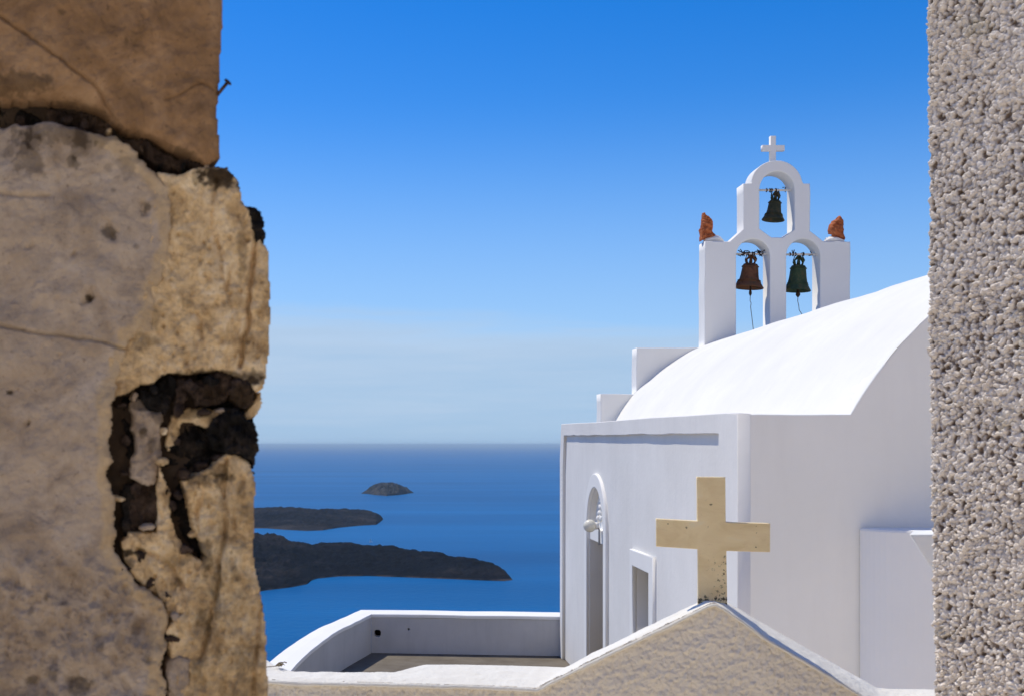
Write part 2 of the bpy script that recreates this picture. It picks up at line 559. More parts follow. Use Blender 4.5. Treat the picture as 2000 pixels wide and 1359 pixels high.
# left wall
def mat_wall(name, c1, c2, c3, stain, scale=7, bsc=120, bd=0.005, speck=None):
    m, nt, b = new_mat(name)
    c = ramp(nt, noise(nt, scale, 8, 0.66, dist=0.4), [(0.28, c1), (0.5, c2), (0.72, c3)])
    c = mixc(nt, mrange(nt, noise(nt, scale*0.45, 4, 0.6), 0.45, 0.7, 0, 0.55), c, stain, 'MIX')
    if speck:
        c = mixc(nt, mrange(nt, noise(nt, scale*9, 4, 0.6), 0.62, 0.72, 0, 0.6), c, speck)
    if name == 'grey_lime_plaster':
        wr = nt.nodes.new('ShaderNodeMath'); wr.operation = 'MULTIPLY_ADD'
        nt.links.new(attr(nt, 'wear'), wr.inputs[0]); wr.inputs[1].default_value = 0.75
        nt.links.new(noise(nt, 26, 6, 0.65), wr.inputs[2])
        c = mixc(nt, mrange(nt, wr.outputs[0], 0.72, 0.95, 0, 0.9), c, mixc(nt, noise(nt, 40, 5, 0.6), (0.34,0.22,0.10), (0.66,0.50,0.31)))
    c = mixc(nt, attr(nt, 'stain'), c, (0.045,0.028,0.014))
    nt.links.new(c, b.inputs['Base Color'])
    b.inputs['Roughness'].default_value = 0.92
    b.inputs['Specular IOR Level'].default_value = 0.15
    bump(nt, b, noise(nt, bsc, 7, 0.65), 0.6, bd)
    return m
M_OCHRE = mat_wall('brown_render', (0.145,0.078,0.033), (0.32,0.185,0.088), (0.47,0.295,0.155), (0.21,0.118,0.054), 13, 80, 0.012, (0.08,0.045,0.024))
M_GREY = mat_wall('grey_lime_plaster', (0.25,0.178,0.115), (0.42,0.322,0.225), (0.55,0.44,0.325), (0.33,0.245,0.165), 14, 70, 0.016, (0.15,0.10,0.06))
M_TAN = mat_wall('tan_sandstone', (0.24,0.135,0.055), (0.70,0.49,0.25), (0.92,0.74,0.47), (0.46,0.30,0.14), 24, 110, 0.014, (0.20,0.115,0.05))
M_LAVA = mat_wall('black_lava', (0.004,0.003,0.003), (0.012,0.010,0.008), (0.055,0.040,0.030), (0.008,0.007,0.006), 26, 110, 0.008)
M_BROWNROCK = mat_wall('brown_scoria', (0.010,0.007,0.005), (0.05,0.032,0.022), (0.15,0.10,0.065), (0.03,0.02,0.014), 26, 110, 0.008)
M_MORTAR = mat_wall('old_mortar', (0.03,0.02,0.012), (0.06,0.04,0.025), (0.10,0.07,0.045), (0.035,0.025,0.016), 14, 90, 0.006)

# sea
M_SEA, _nt, _b = new_mat('sea_water')
_n = noise(_nt, 0.0011, 6, 0.6, stretch=(0.35, 2.0, 1))
_c = ramp(_nt, _n, [(0.30, (0.0004,0.076,0.215)), (0.5, (0.0006,0.106,0.285)), (0.70, (0.0012,0.145,0.37))])
_n2 = noise(_nt, 0.012, 5, 0.65, stretch=(0.25, 1.6, 1))
_c = mixc(_nt, mrange(_nt, _n2, 0.35, 0.75, 0.0, 0.5), _c, (0.0012,0.10,0.28))
_nt.links.new(_c, _b.inputs['Base Color'])
_b.inputs['Roughness'].default_value = 0.4
_b.inputs['IOR'].default_value = 1.33
_b.inputs['Specular IOR Level'].default_value = 0.065
bump(_nt, _b, noise(_nt, 0.06, 5, 0.6), 0.5, 2.0)

def mat_island(name, c1, c2, c3, scale):
    m, nt, b = new_mat(name)
    n = noise(nt, scale, 9, 0.68, dist=0.5)
    n2 = noise(nt, scale*0.5, 6, 0.6, stretch=(0.35,1.4,4.0))
    c = ramp(nt, n, [(0.32, c1), (0.55, c2), (0.75, c3)])
    c = mixc(nt, mrange(nt, n2, 0.5, 0.72, 0, 0.6), c, c3)
    gp_ = nt.nodes.new('ShaderNodeNewGeometry'); sx_ = nt.nodes.new('ShaderNodeSeparateXYZ')
    nt.links.new(gp_.outputs['Position'], sx_.inputs[0])
    sh = mrange(nt, sx_.outputs[2], EYE-250.0+0.5, EYE-250.0+3.0, 1.0, 0.0)
    shm = nt.nodes.new('ShaderNodeMath'); shm.operation = 'MULTIPLY'
    nt.links.new(sh, shm.inputs[0]); nt.links.new(mrange(nt, noise(nt, 0.03, 4, 0.6), 0.42, 0.6, 0, 0.8), shm.inputs[1])
    c = mixc(nt, shm.outputs[0], c, (0.11,0.085,0.07))        # wave-washed rocks along the waterline
    nt.links.new(c, b.inputs['Base Color'])
    b.inputs['Roughness'].default_value = 0.95
    b.inputs['Specular IOR Level'].default_value = 0.05
    bump(nt, b, noise(nt, scale*6, 6, 0.7), 0.8, 4.0)
    return m
M_ISLE = mat_island('lava_field', (0.001,0.0018,0.004), (0.0035,0.0045,0.008), (0.034,0.028,0.026), 0.012)
M_ISLE2 = mat_island('lava_island', (0.004,0.006,0.011), (0.012,0.013,0.017), (0.06,0.049,0.043), 0.010)
M_ISLE3 = mat_island('pale_islet', (0.012,0.016,0.022), (0.03,0.034,0.038), (0.13,0.115,0.10), 0.012)

# ------------------------------------------------------------------ sea, hillside, islands
SEA_H = 250.0
ZS = EYE - SEA_H
RE = 1e12                      # the far sea is laid flat
def sea_pt(px, py):
    D = SEA_H*F/(py-CY)
    for _ in range(3):
        D = (SEA_H + D*D/2/RE)*F/(py-CY)
    return D
radii = [0] + [60*(150000/60)**(i/90) for i in range(91)]
NS = 180
V = [(0,0,ZS)]; Fc = []
for i, r in enumerate(radii[1:]):
    for k in range(NS):
        a = 2*math.pi*k/NS
        V.append((r*math.sin(a), r*math.cos(a), ZS - r*r/2/RE))
for k in range(NS):
    Fc.append((0, 1+(k+1)%NS, 1+k))
for i in range(len(radii)-2):
    for k in range(NS):
        a = 1+i*NS+k; b = 1+i*NS+(k+1)%NS
        Fc.append((a, b, b+NS, a+NS))
tag(mesh('sea', V, Fc, M_SEA, None, True), 'deep blue sea stretching to the hazy horizon', kind='structure')

# steep ground falling from the terrace to the water
gx = np.linspace(-420, 420, 120); gy = np.concatenate([np.linspace(-120, -60, 6), np.linspace(-52, 17.5, 40), np.linspace(19, 480, 110)])
X, Y = np.meshgrid(gx, gy)
H = np.where(Y < 17.6, -2.4 - 0.0*Y, -2.4 - (Y-17.6)*0.66 - 14*sstep(0, 40, Y-17.6))
H = H + np.where(Y > 20, fbm(X*0.03, Y*0.03, 3, 5)*np.clip((Y-20)*0.25, 0, 22), 0)
H = np.where(Y < 0, -2.4, H)
idx = np.arange(X.size).reshape(X.shape)
Q = np.stack([idx[:-1,:-1], idx[:-1,1:], idx[1:,1:], idx[1:,:-1]], -1).reshape(-1, 4)
tag(np_mesh('hillside', np.stack([X.ravel(), Y.ravel(), H.ravel()], -1), Q, M_EARTH), 'steep brown hillside dropping below the terrace', kind='structure')

# pale pumice slope added unseen behind the viewer to bounce light
gx = np.linspace(-70, 70, 90); gy = np.linspace(-75, -7.2, 70)
X, Y = np.meshgrid(gx, gy)
H = -2.2 + np.clip(-7.6-Y, 0, 46)*0.9 + fbm(X*0.15, Y*0.15, 71, 5)*np.clip((-8-Y)*0.2, 0, 1.6)
idx = np.arange(X.size).reshape(X.shape)
Q = np.stack([idx[:-1,:-1], idx[:-1,1:], idx[1:,1:], idx[1:,:-1]], -1).reshape(-1, 4)
M_PUMICE = mat_simple('pale_pumice', (0.62,0.52,0.40), (0.76,0.66,0.52), 0.3, 0.95, 0.4, 3, 0.1)
tag(np_mesh('fill_slope', np.stack([X.ravel(), Y.ravel(), H.ravel()], -1), Q, M_PUMICE), 'unseen pale pumice slope added behind the alley to bounce light', kind='structure')

def interp(pts, x):
    xs = [p[0] for p in pts]; ys = [p[1] for p in pts]
    return np.interp(x, xs, ys)

def island(name, ridge, shore, back, mat, label, x0, x1, nx, nt_, rough, pw, seed):
    u = np.linspace(x0, x1, nx)
    ry = interp(ridge, u) ; sy = interp(shore, u)
    Ds = np.array([sea_pt(0, y) for y in sy])
    Db = np.array([sea_pt(0, y+0.6) for y in ry])
    span = np.maximum(Db-Ds, 6.0)
    Dr = Ds + span*back
    t = np.concatenate([np.linspace(-0.03, 1, nt_), np.linspace(1.03, 1+0.9*min(1.0, (1-back)/back), nt_//2)])
    U, T = np.meshgrid(np.arange(nx), t)
    D = Ds[U] + (Dr-Ds)[U]*T
    Xw = (u[U]-CX)*D/F
    zr = EYE + (CY-ry)*Dr/F
    zsea = ZS - D*D/2/RE
    hr = np.maximum(zr - (ZS - Dr*Dr/2/RE), 0.6)[U]
    tt = np.clip(T, 0, 1)
    prof = np.where(T <= 1, tt**pw, np.clip(1-(T-1)*1.3/min(1.0, (1-back)/back), -0.2, 1))
    n = fbm(Xw/rough, D/rough*0.7, seed, 6, 0.6)
    n2 = np.abs(fbm(Xw/rough*2.2, D/rough*1.6, seed+40, 5, 0.6))
    edge = np.clip(tt*8, 0, 1)*np.where(T <= 1, np.clip((1-tt)*3, 0.22, 1), 0.25)
    n3 = fbm(Xw/rough*5, D/rough*3.2, seed+70, 5, 0.62)
    h = hr*(prof + (n*0.34 - n2*0.3)*edge + n3*0.22*np.clip(tt*6, 0, 1))
    h = np.where(T < 0, -3, h)
    Vv = np.stack([Xw.ravel(), D.ravel(), (zsea+h).ravel()], -1)
    ids = np.arange(U.size).reshape(U.shape)
    Qq = np.stack([ids[:-1,:-1], ids[:-1,1:], ids[1:,1:], ids[1:,:-1]], -1).reshape(-1, 4)
    return tag(np_mesh(name, Vv, Qq, mat), label, kind='structure')

rA = [(-950,1181),(-880,1140),(-700,1085),(-300,1035),(100,1020),(300,1028),(440,1036),(490,1040),(520,1044),(535,1043),(553,1049),(566,1058),(600,1060),(640,1059),(700,1060),(726,1063),(760,1067),(792,1070),(830,1077),(880,1083),(930,1089),(960,1097),(985,1112),(994,1122),(1001,1131)]
sA = [(-950,1183),(-800,1194),(-300,1192),(100,1175),(400,1162),(490,1157),(520,1152),(570,1146),(600,1140),(608,1133),(620,1129),(660,1125),(720,1124),(800,1127),(880,1130),(950,1133),(985,1134),(1001,1132)]
island('near_island', rA, sA, 0.42, M_ISLE, 'near black lava island with long low ridge tapering to the right', -950, 1001, 1100, 100, 120, 0.6, 11)
rB = [(-450,1036),(-400,1012),(-200,992),(200,985),(400,988),(490,990),(530,989),(580,991),(630,993),(655,992),(700,994),(718,996),(735,1001),(744,1006),(748,1012)]
sB = [(-450,1037),(-300,1043),(200,1040),(420,1034),(490,1031),(520,1031),(560,1034),(600,1036),(630,1035),(660,1030),(700,1026),(735,1024),(742,1019),(748,1014)]
island('middle_island', rB, sB, 0.40, M_ISLE2, 'middle dark island, lower and farther than the near lava island', -450, 748, 820, 80, 150, 0.6, 23)
rC = [(706,962),(716,956),(724,949),(735,944),(750,941.5),(768,941.5),(782,946),(795,951),(802,957),(808,961)]
sC = [(706,963.2),(718,963.5),(732,966),(755,967.5),(778,966),(800,962.5),(808,961.8)]
island('islet', rC, sC, 0.14, M_ISLE3, 'small steep islet standing alone in the open sea', 706, 808, 200, 60, 60, 0.42, 31)

# ------------------------------------------------------------------ ground near by
FL = EYE - 3.07           # terrace level
prism('terrace_floor', [(-1.27,9.3),(-1.13,12.65),(-0.77,15.08),(-0.21,16.92),(2.4,16.7),(2.7,17.3),(9.4,17.3),(9.4,9.3)], FL-0.5, FL, M_FLOOR)['kind'] = 'structure'
box('courtyard_floor', -1.3, 9.6, 4.45, 9.298, FL-0.5, FL-0.004, M_COURT)['kind'] = 'structure'
box('alley_ground', -10, 14, -5.5, 4.35, -0.4, 0.0, M_ALLEY)['kind'] = 'structure'
prism('alley_bank', [(-10,4.351),(-10,4.449),(14,4.449),(14,4.351)], FL-0.5, -0.05, M_ALLEY)['kind'] = 'structure'

# ------------------------------------------------------------------ unseen houses added behind the viewer to bounce light
M_CREAM = mat_whitewash('cream_limewash', (0.82,0.73,0.61), (0.88,0.80,0.69), 0.1, (0.55,0.47,0.38), 0.3, 12)
def fill_house(x0, x1, y0, y1, z0, z1, label, wins):
    h = empty('fill_house', ((x0+x1)/2, (y0+y1)/2, z0))
    tag(h, label, 'fill_house', 'cream houses added unseen to bounce light')
    loops = [[(x0,z0),(x1,z0),(x1,z1),(x0,z1)]] + [[(a,c),(b,c),(b,d),(a,d)] for a,b,c,d in wins]
    slab('wall', loops, 0.3, 0.02, M_front(y1-0.15), M_CREAM, h)
    box('house_body', x0+0.02, x1-0.02, y0, y1-0.302, z0, z1-0.05, M_CREAM, h)
    for a,b,c,d in wins:
        w = box('window', a+0.002, b-0.002, y1-0.24, y1-0.20, c+0.002, d-0.002, M_DOOR, h)
        box('pane', a+0.1, b-0.1, y1-0.20, y1-0.19, c+0.1, d-0.1, M_DARKGLASS, h)
fill_house(-10, 1.2, -8.5, -4.6, -2.4, 3.4, 'unseen cream building with a low door, added to bounce light', [(-7.5,-6.6,1.2,2.4),(-4,-3.1,1.2,2.4),(-1.4,-0.4,0.02,2.1)])
fill_house(1.5, 14, -9, -5.2, -2.4, 3.9, 'unseen cream building with three windows, added to bounce light', [(3,3.9,1.2,2.4),(6.5,7.4,1.2,2.4),(10,10.9,1.2,2.4)])

# ------------------------------------------------------------------ church
church = empty('church', (5.88, 12.6, FL))
tag(church, 'whitewashed chapel with barrel vault roof and bell gable above the sea', 'church')
YN, YF = 8.27, 17.0
XF = 2.59                          # outer plane of the door side
VC, VCZ, VR = 5.88, EYE-1.132, 2.815
def fz(px, py):                    # point of the door side seen at a pixel -> (y, z)
    Yp = XF*F/(px-CX)
    return (Yp, EYE+(CY-py)*Yp/F)

# raised border of the door side (top band and both corners)
top = [fz(1096,827.5), fz(1130,825.5), fz(1165,824), fz(1215,819.5), fz(1268,815), fz(1340,811), fz(1417,805.5), (YN, EYE+0.226)]
far_y = fz(1093.5, 830)[0]
pt0, pt1 = fz(1101,850), fz(1403,846.5)
lip = [pt0]
for k in range(1, 60):
    t = k/60
    lip.append((pt0[0]+(pt1[0]-pt0[0])*t, pt0[1]+(pt1[1]-pt0[1])*t + 0.010*float(fbm(np.array([t*26.0]), np.array([2.0]), 5, 3)[0])*min(1, t*8, (1-t)*8)))
lip.append(pt1)
border = [(far_y, FL)] + [(far_y, FL+1.5), (far_y+0.01, EYE-0.2)] + top + [(YN, FL)]
border += [(pt1[0]+0.10, FL), (pt1[0]+0.06, EYE-1.0)] + lip[::-1] + [(pt0[0]+0.10, EYE-0.35), (pt0[0]+0.12, EYE-1.2), (pt0[0]+0.13, FL)]
BT = 0.10
slab('facade_border', [border], BT, 0.008, M_side(XF+BT/2), M_FACADE, church)

# recessed field of the door side, with door and window openings through it
XP = XF+0.041
dy0, dy1, dsp = 13.33, 14.37, EYE-1.05
dc = (dy0+dy1)/2
wy0, wy1, wz0, wz1 = 11.05, 11.77, EYE-2.25, EYE-1.245
field = [(YN+0.3, FL+0.001), (dy0, FL+0.001), (dy0, dsp)]
field += arc(dc, dsp, (dy1-dy0)/2, math.pi, 0, 20)[1:-1]
field += [(dy1, dsp), (dy1, FL+0.001), (far_y-0.05, FL+0.001), (far_y-0.05, EYE+0.2), (YN+0.3, EYE+0.15)]
hole = [(wy0,wz0),(wy1,wz0),(wy1,wz1),(wy0,wz1)]
slab('facade_wall', [field, hole], 0.42, 0.012, M_side(XP+0.21), M_FACADE, church)
# door: raised arched moulding, lintel, tympanum, leaf
ring = [(dc-0.70, FL+0.002), (dc-0.70, dsp)] + arc(dc, dsp, 0.70, math.pi, 0, 28)[1:-1] + [(dc+0.70, dsp), (dc+0.70, FL+0.002), (dc+0.53, FL+0.002), (dc+0.53, dsp)]
ring += arc(dc, dsp, 0.53, 0, math.pi, 24)[1:-1] + [(dc-0.53, dsp), (dc-0.53, FL+0.002)]
slab('door_surround', [ring], 0.05, 0.012, M_side(XP-0.010), M_WHITE, church)
slab('lintel', [[(dy0+0.002,EYE-1.19),(dy1-0.002,EYE-1.19),(dy1-0.002,EYE-1.03),(dy0+0.002,EYE-1.03)]], 0.30, 0.01, M_side(XP+0.16), M_WHITE, church)
tym = slab('tympanum', [[(dy0+0.002, EYE-1.032), (dy0+0.002, dsp+0.002)] + arc(dc, dsp, (dy1-dy0)/2-0.002, math.pi, 0, 20)[1:-1] + [(dy1-0.002, dsp+0.002), (dy1-0.002, EYE-1.032)]],
           0.20, 0.006, M_side(XP+0.175), M_WHITE, church)
# carved relief in the tympanum: small cross with scrolls
bm = bmesh.new()
for yy, zz, r in ((0,0.10,0.035),(0,0.17,0.03),(0,0.24,0.035),(0,0.31,0.03),(0,0.37,0.04),(-0.09,0.24,0.03),(0.09,0.24,0.03),(-0.14,0.16,0.03),(0.14,0.16,0.03),(-0.2,0.09,0.035),(0.2,0.09,0.035),(-0.07,0.12,0.025),(0.07,0.12,0.025)):
    bmesh.ops.create_icosphere(bm, subdivisions=2, radius=1, matrix=Matrix.Translation((XP+0.06, dc+yy, EYE-1.0+zz)) @ Matrix.Diagonal((r*1.0, r*1.15, r*1.25, 1)))
o = bm_obj('relief', bm, M_WHITE, tym, True)

box('door', XP+0.30, XP+0.36, dy0+0.003, dy1-0.003, FL+0.003, EYE-1.193, M_DOOR, church, 0.006)
# window surround, pane
fr = [(wy0-0.16, wz0-0.12), (wy1+0.12, wz0-0.12), (wy1+0.12, EYE-1.085), (wy0-0.17, EYE-1.075)]
slab('window_surround', [fr, [(wy0+0.004,wz0+0.004),(wy1-0.004,wz0+0.004),(wy1-0.004,wz1-0.004),(wy0+0.004,wz1-0.004)]], 0.05, 0.010, M_side(XP-0.010), M_WHITE, church)
wnd = slab('window_frame', [[(wy0+0.002,wz0+0.002),(wy1-0.002,wz0+0.002),(wy1-0.002,wz1-0.002),(wy0+0.002,wz1-0.002)], [(wy0+0.05,wz0+0.05),(dcw:=(wy0+wy1)/2-0.02,wz0+0.05),(dcw,wz1-0.05),(wy0+0.05,wz1-0.05)],
     [((wy0+wy1)/2+0.02,wz0+0.05),(wy1-0.05,wz0+0.05),(wy1-0.05,wz1-0.05),((wy0+wy1)/2+0.02,wz1-0.05)]], 0.05, 0.004, M_side(XP+0.16), M_DARKGLASS, church)
box('window_pane', XP+0.158, XP+0.166, wy0+0.01, wy1-0.01, wz0+0.01, wz1-0.01, M_DARKGLASS, church)
# inside, behind the openings, stays closed
box('inner_wall', XP+0.424, XP+0.60, YN+0.32, far_y-0.1, FL+0.002, EYE+0.1, M_WHITE, church)

# end wall towards the viewer, with the arched head
hz = math.asin((EYE+0.225-VCZ)/VR)
aw = [(XF+BT+0.001, FL+0.001), (9.17, FL+0.001), (9.17, EYE+0.225)]
aw = [(XF+0.012, FL+0.001), (9.17, FL+0.001), (9.17, EYE+0.225)] + arc(VC, VCZ, VR-0.004, hz, math.pi-hz, 72) + [(3.0, EYE+0.224), (XF+0.012, EYE+0.222)]
slab('end_wall', [densify(aw, 0.12, 0.006, 17)], 0.30, 0.012, M_front(YN+0.152), M_END, church)
# vault
nA, nL = 110, 70
ang = np.linspace(math.pi-hz+0.06, hz-0.06, nA)
yy = np.linspace(YN+0.004, YF+0.05, nL)
A, L = np.meshgrid(ang, yy)
rr = VR + fbm(A*7, L*1.1, 8, 5)*0.015 - 0.012*sstep(0.03, 0.0, L-yy[0])
Vv = np.stack([VC+rr*np.cos(A), L, VCZ+rr*np.sin(A)], -1).reshape(-1, 3)
Vi = np.stack([VC+(VR-0.16)*np.cos(A), L, VCZ+(VR-0.16)*np.sin(A)], -1).reshape(-1, 3)
ids = np.arange(nA*nL).reshape(nL, nA)
Qo = np.stack([ids[:-1,:-1], ids[:-1,1:], ids[1:,1:], ids[1:,:-1]], -1).reshape(-1, 4)
n0 = nA*nL
caps = [np.stack([ids[0,:-1], ids[0,:-1]+n0, ids[0,1:]+n0, ids[0,1:]], -1), np.stack([ids[-1,1:], ids[-1,1:]+n0, ids[-1,:-1]+n0, ids[-1,:-1]], -1),
        np.stack([ids[1:,0], ids[1:,0]+n0, ids[:-1,0]+n0, ids[:-1,0]], -1), np.stack([ids[:-1,-1], ids[:-1,-1]+n0, ids[1:,-1]+n0, ids[1:,-1]], -1)]
np_mesh('vault_roof', np.concatenate([Vv, Vi]), np.concatenate([Qo[:, ::-1], Qo+n0]+caps)[:, ::-1], M_VAULT, church, True)
box('roof_terrace', XF+BT+0.002, 3.6, YN+0.31, YF-0.16, EYE+0.02, EYE+0.19, M_WHITE, church)
box('side_wall', 9.0, 9.18, YN+0.31, YF-0.16, FL+0.001, EYE+0.224, M_WHITE, church)

# bell gable: stepped far wall carrying the belfry, one plane
S = YF/F
def t(px, py): return ((px-CX)*S, EYE+(CY-py)*S)
RX = 1519*2
def mir(p): return (RX-p[0], p[1])
left = [(1173,769),(1243,769),(1243,679),(1376,679),(1377,472),(1425,471),(1452,448),(1452,359),(1469,358)]
head = [(1518+50*math.cos(a), 361-48*math.sin(a)) for a in np.linspace(math.pi, 0, 25)]
right = [(1570,359),(1583,360),(1583,451),(1609,472),(1661,472),(1661,679),(1793,679),(1793,769),(1865,769)]
outl = [(1173,1100)] + left + head[1:-1] + right + [(1865,1100)]
outl = densify([t(*p) for p in outl], 0.12, 0.012, 3)
def opening(x0, x1, ytop, ybot, ysp=None):
    c = (x0+x1)/2; r = (x1-x0)/2
    sp = ytop+r if ysp is None else ysp
    return [t(x0, ybot)] + [t(c+r*math.cos(a), sp-(sp-ytop)*math.sin(a)) for a in np.linspace(math.pi, 0, 19)] + [t(x1, ybot)]
h1 = opening(1438, 1504, 467, 655)
h2 = opening(1536, 1602, 467, 655)
h3 = opening(1483.5, 1552, 335, 448, 371)[1:-1]
h3 = [t(1483.5, 447)] + h3 + [t(1552, 449), t(1529, 464), t(1507, 464)]
TH = 0.33
slab('bell_gable', [outl, h1, h2, h3], TH, 0.014, M_front(YF+TH/2), M_WHITE, church)
# cross on the gable
Yc = YF+TH/2
Sc = Yc/F
def tcx(px, py): return ((px-CX)*Sc, EYE+(CY-py)*Sc)
cr = [(1503.5,318),(1503.5,296),(1487.5,296),(1487.5,285),(1503.5,285),(1503.5,267),(1514,267),(1514,285),(1531,285),(1531,296),(1514,296),(1514,318)]
slab('roof_cross', [[tcx(*p) for p in cr]], 0.08, 0.006, M_front(Yc), M_WHITE, church)
# small plaster humps that hold the terracotta pieces
lump('plaster_hump', [tcx(*p) for p in ((1374,474),(1376,466),(1396,460),(1404,462),(1412,470),(1414,474))], 0.12, Yc, M_WHITE, church, 0.012, 3, 0.01, 12)
lump('plaster_hump', [tcx(*p) for p in ((1608,474),(1614,466),(1622,463),(1634,463),(1646,469),(1650,474))], 0.12, Yc, M_WHITE, church, 0.012, 4, 0.01, 12)
# bell bars (white painted pipes built into the jambs)
def bar(x0, x1, y):
    bm = bmesh.new()
    tube(bm, [P(x0, y, Yc), P(x1, y, Yc)], 0.016, 10)
    bm_obj('bell_bar', bm, M_WPAINT, church, True)
bar(1478, 1556, 372); bar(1433, 1508, 496.5); bar(1531, 1606, 497.5)

# ------------------------------------------------------------------ bells
def bell(px, py_bar, py_top, py_bot, wtop, wbot, tilt, mat, label, clap, rope_to, twist):
    c = P(px, py_top, Yc)
    Hh = (py_bot-py_top)*Sc; rb = wbot/2*Sc; rt = wtop/2*Sc
    root = empty('bell', P(px, py_bar, Yc))
    tag(root, label, 'bell', 'bells hanging in the bell gable')
    Mt = Matrix.Translation(c) @ Matrix.Rotation(tilt, 4, 'Y')
    bm = bmesh.new()
    prof = [(0.02*rt,0.0),(0.55*rt,0.0),(0.86*rt,-0.03*Hh),(rt,-0.10*Hh),(rt*1.0,-0.16*Hh),(rt*1.06,-0.3*Hh),(rt*1.13,-0.48*Hh),(rt*1.26,-0.66*Hh),(rb*0.80,-0.79*Hh),(rb*0.90,-0.89*Hh),(rb*0.99,-0.965*Hh),(rb,-0.985*Hh),(rb*0.985,-1.0*Hh),
            (rb*0.9,-0.99*Hh),(rb*0.78,-0.86*Hh),(rt*1.1,-0.6*Hh),(rt*0.92,-0.2*Hh),(rt*0.5,-0.08*Hh),(0.02*rt,-0.07*Hh)]
    lathe(bm, prof, Mt, 40)
    body = bm_obj('body', bm, mat, root, True)
    for zz, k in ((-0.13,1.03),(-0.70,1.40),(-0.76,1.47)):
        bm = bmesh.new()
        rad = rt*k if zz == -0.13 else rb*(0.73 if zz == -0.70 else 0.765)
        pr = [(rad*0.97, zz*Hh+0.008),(rad+0.008, zz*Hh+0.004),(rad+0.008, zz*Hh-0.004),(rad*0.97, zz*Hh-0.008)]
        lathe(bm, pr, Mt, 40)
        bm_obj('moulding_ring', bm, mat, root, True)
    # crown: cannons (loops) and strap over the bar
    bm = bmesh.new()
    barz = P(px, py_bar, Yc).z - c.z
    for k in range(4):
        a = k*math.pi/2+0.5
        dx, dyy = math.cos(a), math.sin(a)
        tube(bm, [Mt @ Vector(p) for p in ((dx*rt*0.6,dyy*rt*0.6,-0.01),(dx*rt*0.85,dyy*rt*0.85,barz*0.35),(dx*rt*0.45,dyy*rt*0.45,barz*0.6),(dx*rt*0.12,dyy*rt*0.12,barz*0.85))], [0.017,0.02,0.017,0.013], 7)
    tube(bm, [Mt @ Vector((0,0,-0.02)), Mt @ Vector((0,0,barz*0.9))], [0.03,0.018], 8)
    bm_obj('crown', bm, mat, root, True)
    bm = bmesh.new()
    rnd = random.Random(int(px))
    for k in range(3 if not twist else 6):
        x = (rnd.random()-0.5)*(0.09 if not twist else 0.26)
        tube(bm, [c+Vector((x, 0.024*math.cos(q), barz+0.024*math.sin(q))) for q in np.linspace(0, 2*math.pi, 13)], 0.008, 6)
    for k in range(twist):
        x0 = (rnd.random()-0.5)*0.40; z0 = barz+(rnd.random()-0.35)*0.05
        pts = [c+Vector((x0+0.05*(rnd.random()-0.5)*j, (rnd.random()-0.5)*0.06, z0+(rnd.random()-0.45)*0.09)) for j in range(4)]
        tube(bm, pts, 0.008, 5)
    for k in (-1, 1):
        tube(bm, [c+Vector((k*0.04,0.0,barz+0.02)), c+Vector((k*rt*0.75,-0.02,barz*0.4)), c+Vector((k*rt*0.5,-0.02,0.0))], 0.009, 6)
    bm_obj('hanging_wire', bm, M_IRON, root, True)
    bm = bmesh.new()
    lo = P(px+clap[0], clap[1], Yc)
    tube(bm, [c+Vector((0,0,-0.1*Hh)), c*0.35+lo*0.65, lo+Vector((0,0,0.05)), lo+Vector((0,0,0.025)), lo, lo-Vector((0,0,0.03))], [0.012,0.014,0.016,0.034 if clap[2] else 0.022,0.032 if clap[2] else 0.022,0.010], 9)
    bm_obj('clapper', bm, M_IRON, root, True)
    if rope_to:
        bm = bmesh.new()
        pts = [lo-Vector((0,0,0.02))] + [P(x, y, Yc) for x, y in rope_to]
        tube(bm, pts, 0.005, 6)
        bm_obj('pull_rope', bm, M_ROPE, root, True)
    return root
bell(1514, 372, 391.5, 431, 23, 43, math.radians(6), M_BELL_DARK, 'small dark bell in the top arch under the cross', (2, 424, False), None, 2)
bell(1466, 496, 515, 563, 30, 57, math.radians(5), M_BELL_BROWN, 'rusty brown bell in the lower left arch with wire tangle', (-0.5, 574, False), [(1465,588),(1467,592),(1466,600),(1468,615),(1470,632),(1472,650)], 14)
bell(1559.5, 497, 518, 569, 29, 51, math.radians(3), M_BELL_GREEN, 'green bronze bell in the lower right arch with round clapper', (-1, 577, True), [(1558,588),(1560,597),(1561,606),(1565,612),(1570,622)], 3)

# ------------------------------------------------------------------ terracotta pieces on the shoulders
def z2(x, y): return (1350+x/4.857, 400+y/4.857)
def z3(x, y): return (1510+x/4.857, 400+y/4.857)
oA = [z2(*p) for p in ((78,350),(84,290),(78,232),(92,225),(98,140),(102,85),(120,80),(140,110),(160,118),(186,147),(200,190),(194,255),(212,275),(238,296),(205,312),(150,318),(120,330))]
oA = [tcx(*p) for p in oA]
lump('terracotta_shard', oA, 0.07, Yc-0.02, M_TERRA, None, 0.006, 5, 0.045, 22, 2.0, 0.022)
tag(bpy.context.scene.objects['terracotta_shard'], 'jagged broken terracotta piece on the left shoulder of the bell gable', 'terracotta', 'terracotta pieces on the bell gable')
oB = [tcx(*z3(*p)) for p in ((532,272),(526,235),(536,190),(548,180),(556,160),(590,142),(612,118),(624,110),(640,135),(654,160),(658,215),(662,275),(682,330),(655,338),(610,318),(560,306),(556,285))]
ob = lump('terracotta_shard', oB, 0.085, Yc-0.02, M_TERRA, None, 0.006, 9, 0.04, 22, 2.0, 0.03)
tag(ob, 'rounded terracotta stump with pale worn tip on the right shoulder of the bell gable', 'terracotta', 'terracotta pieces on the bell gable')

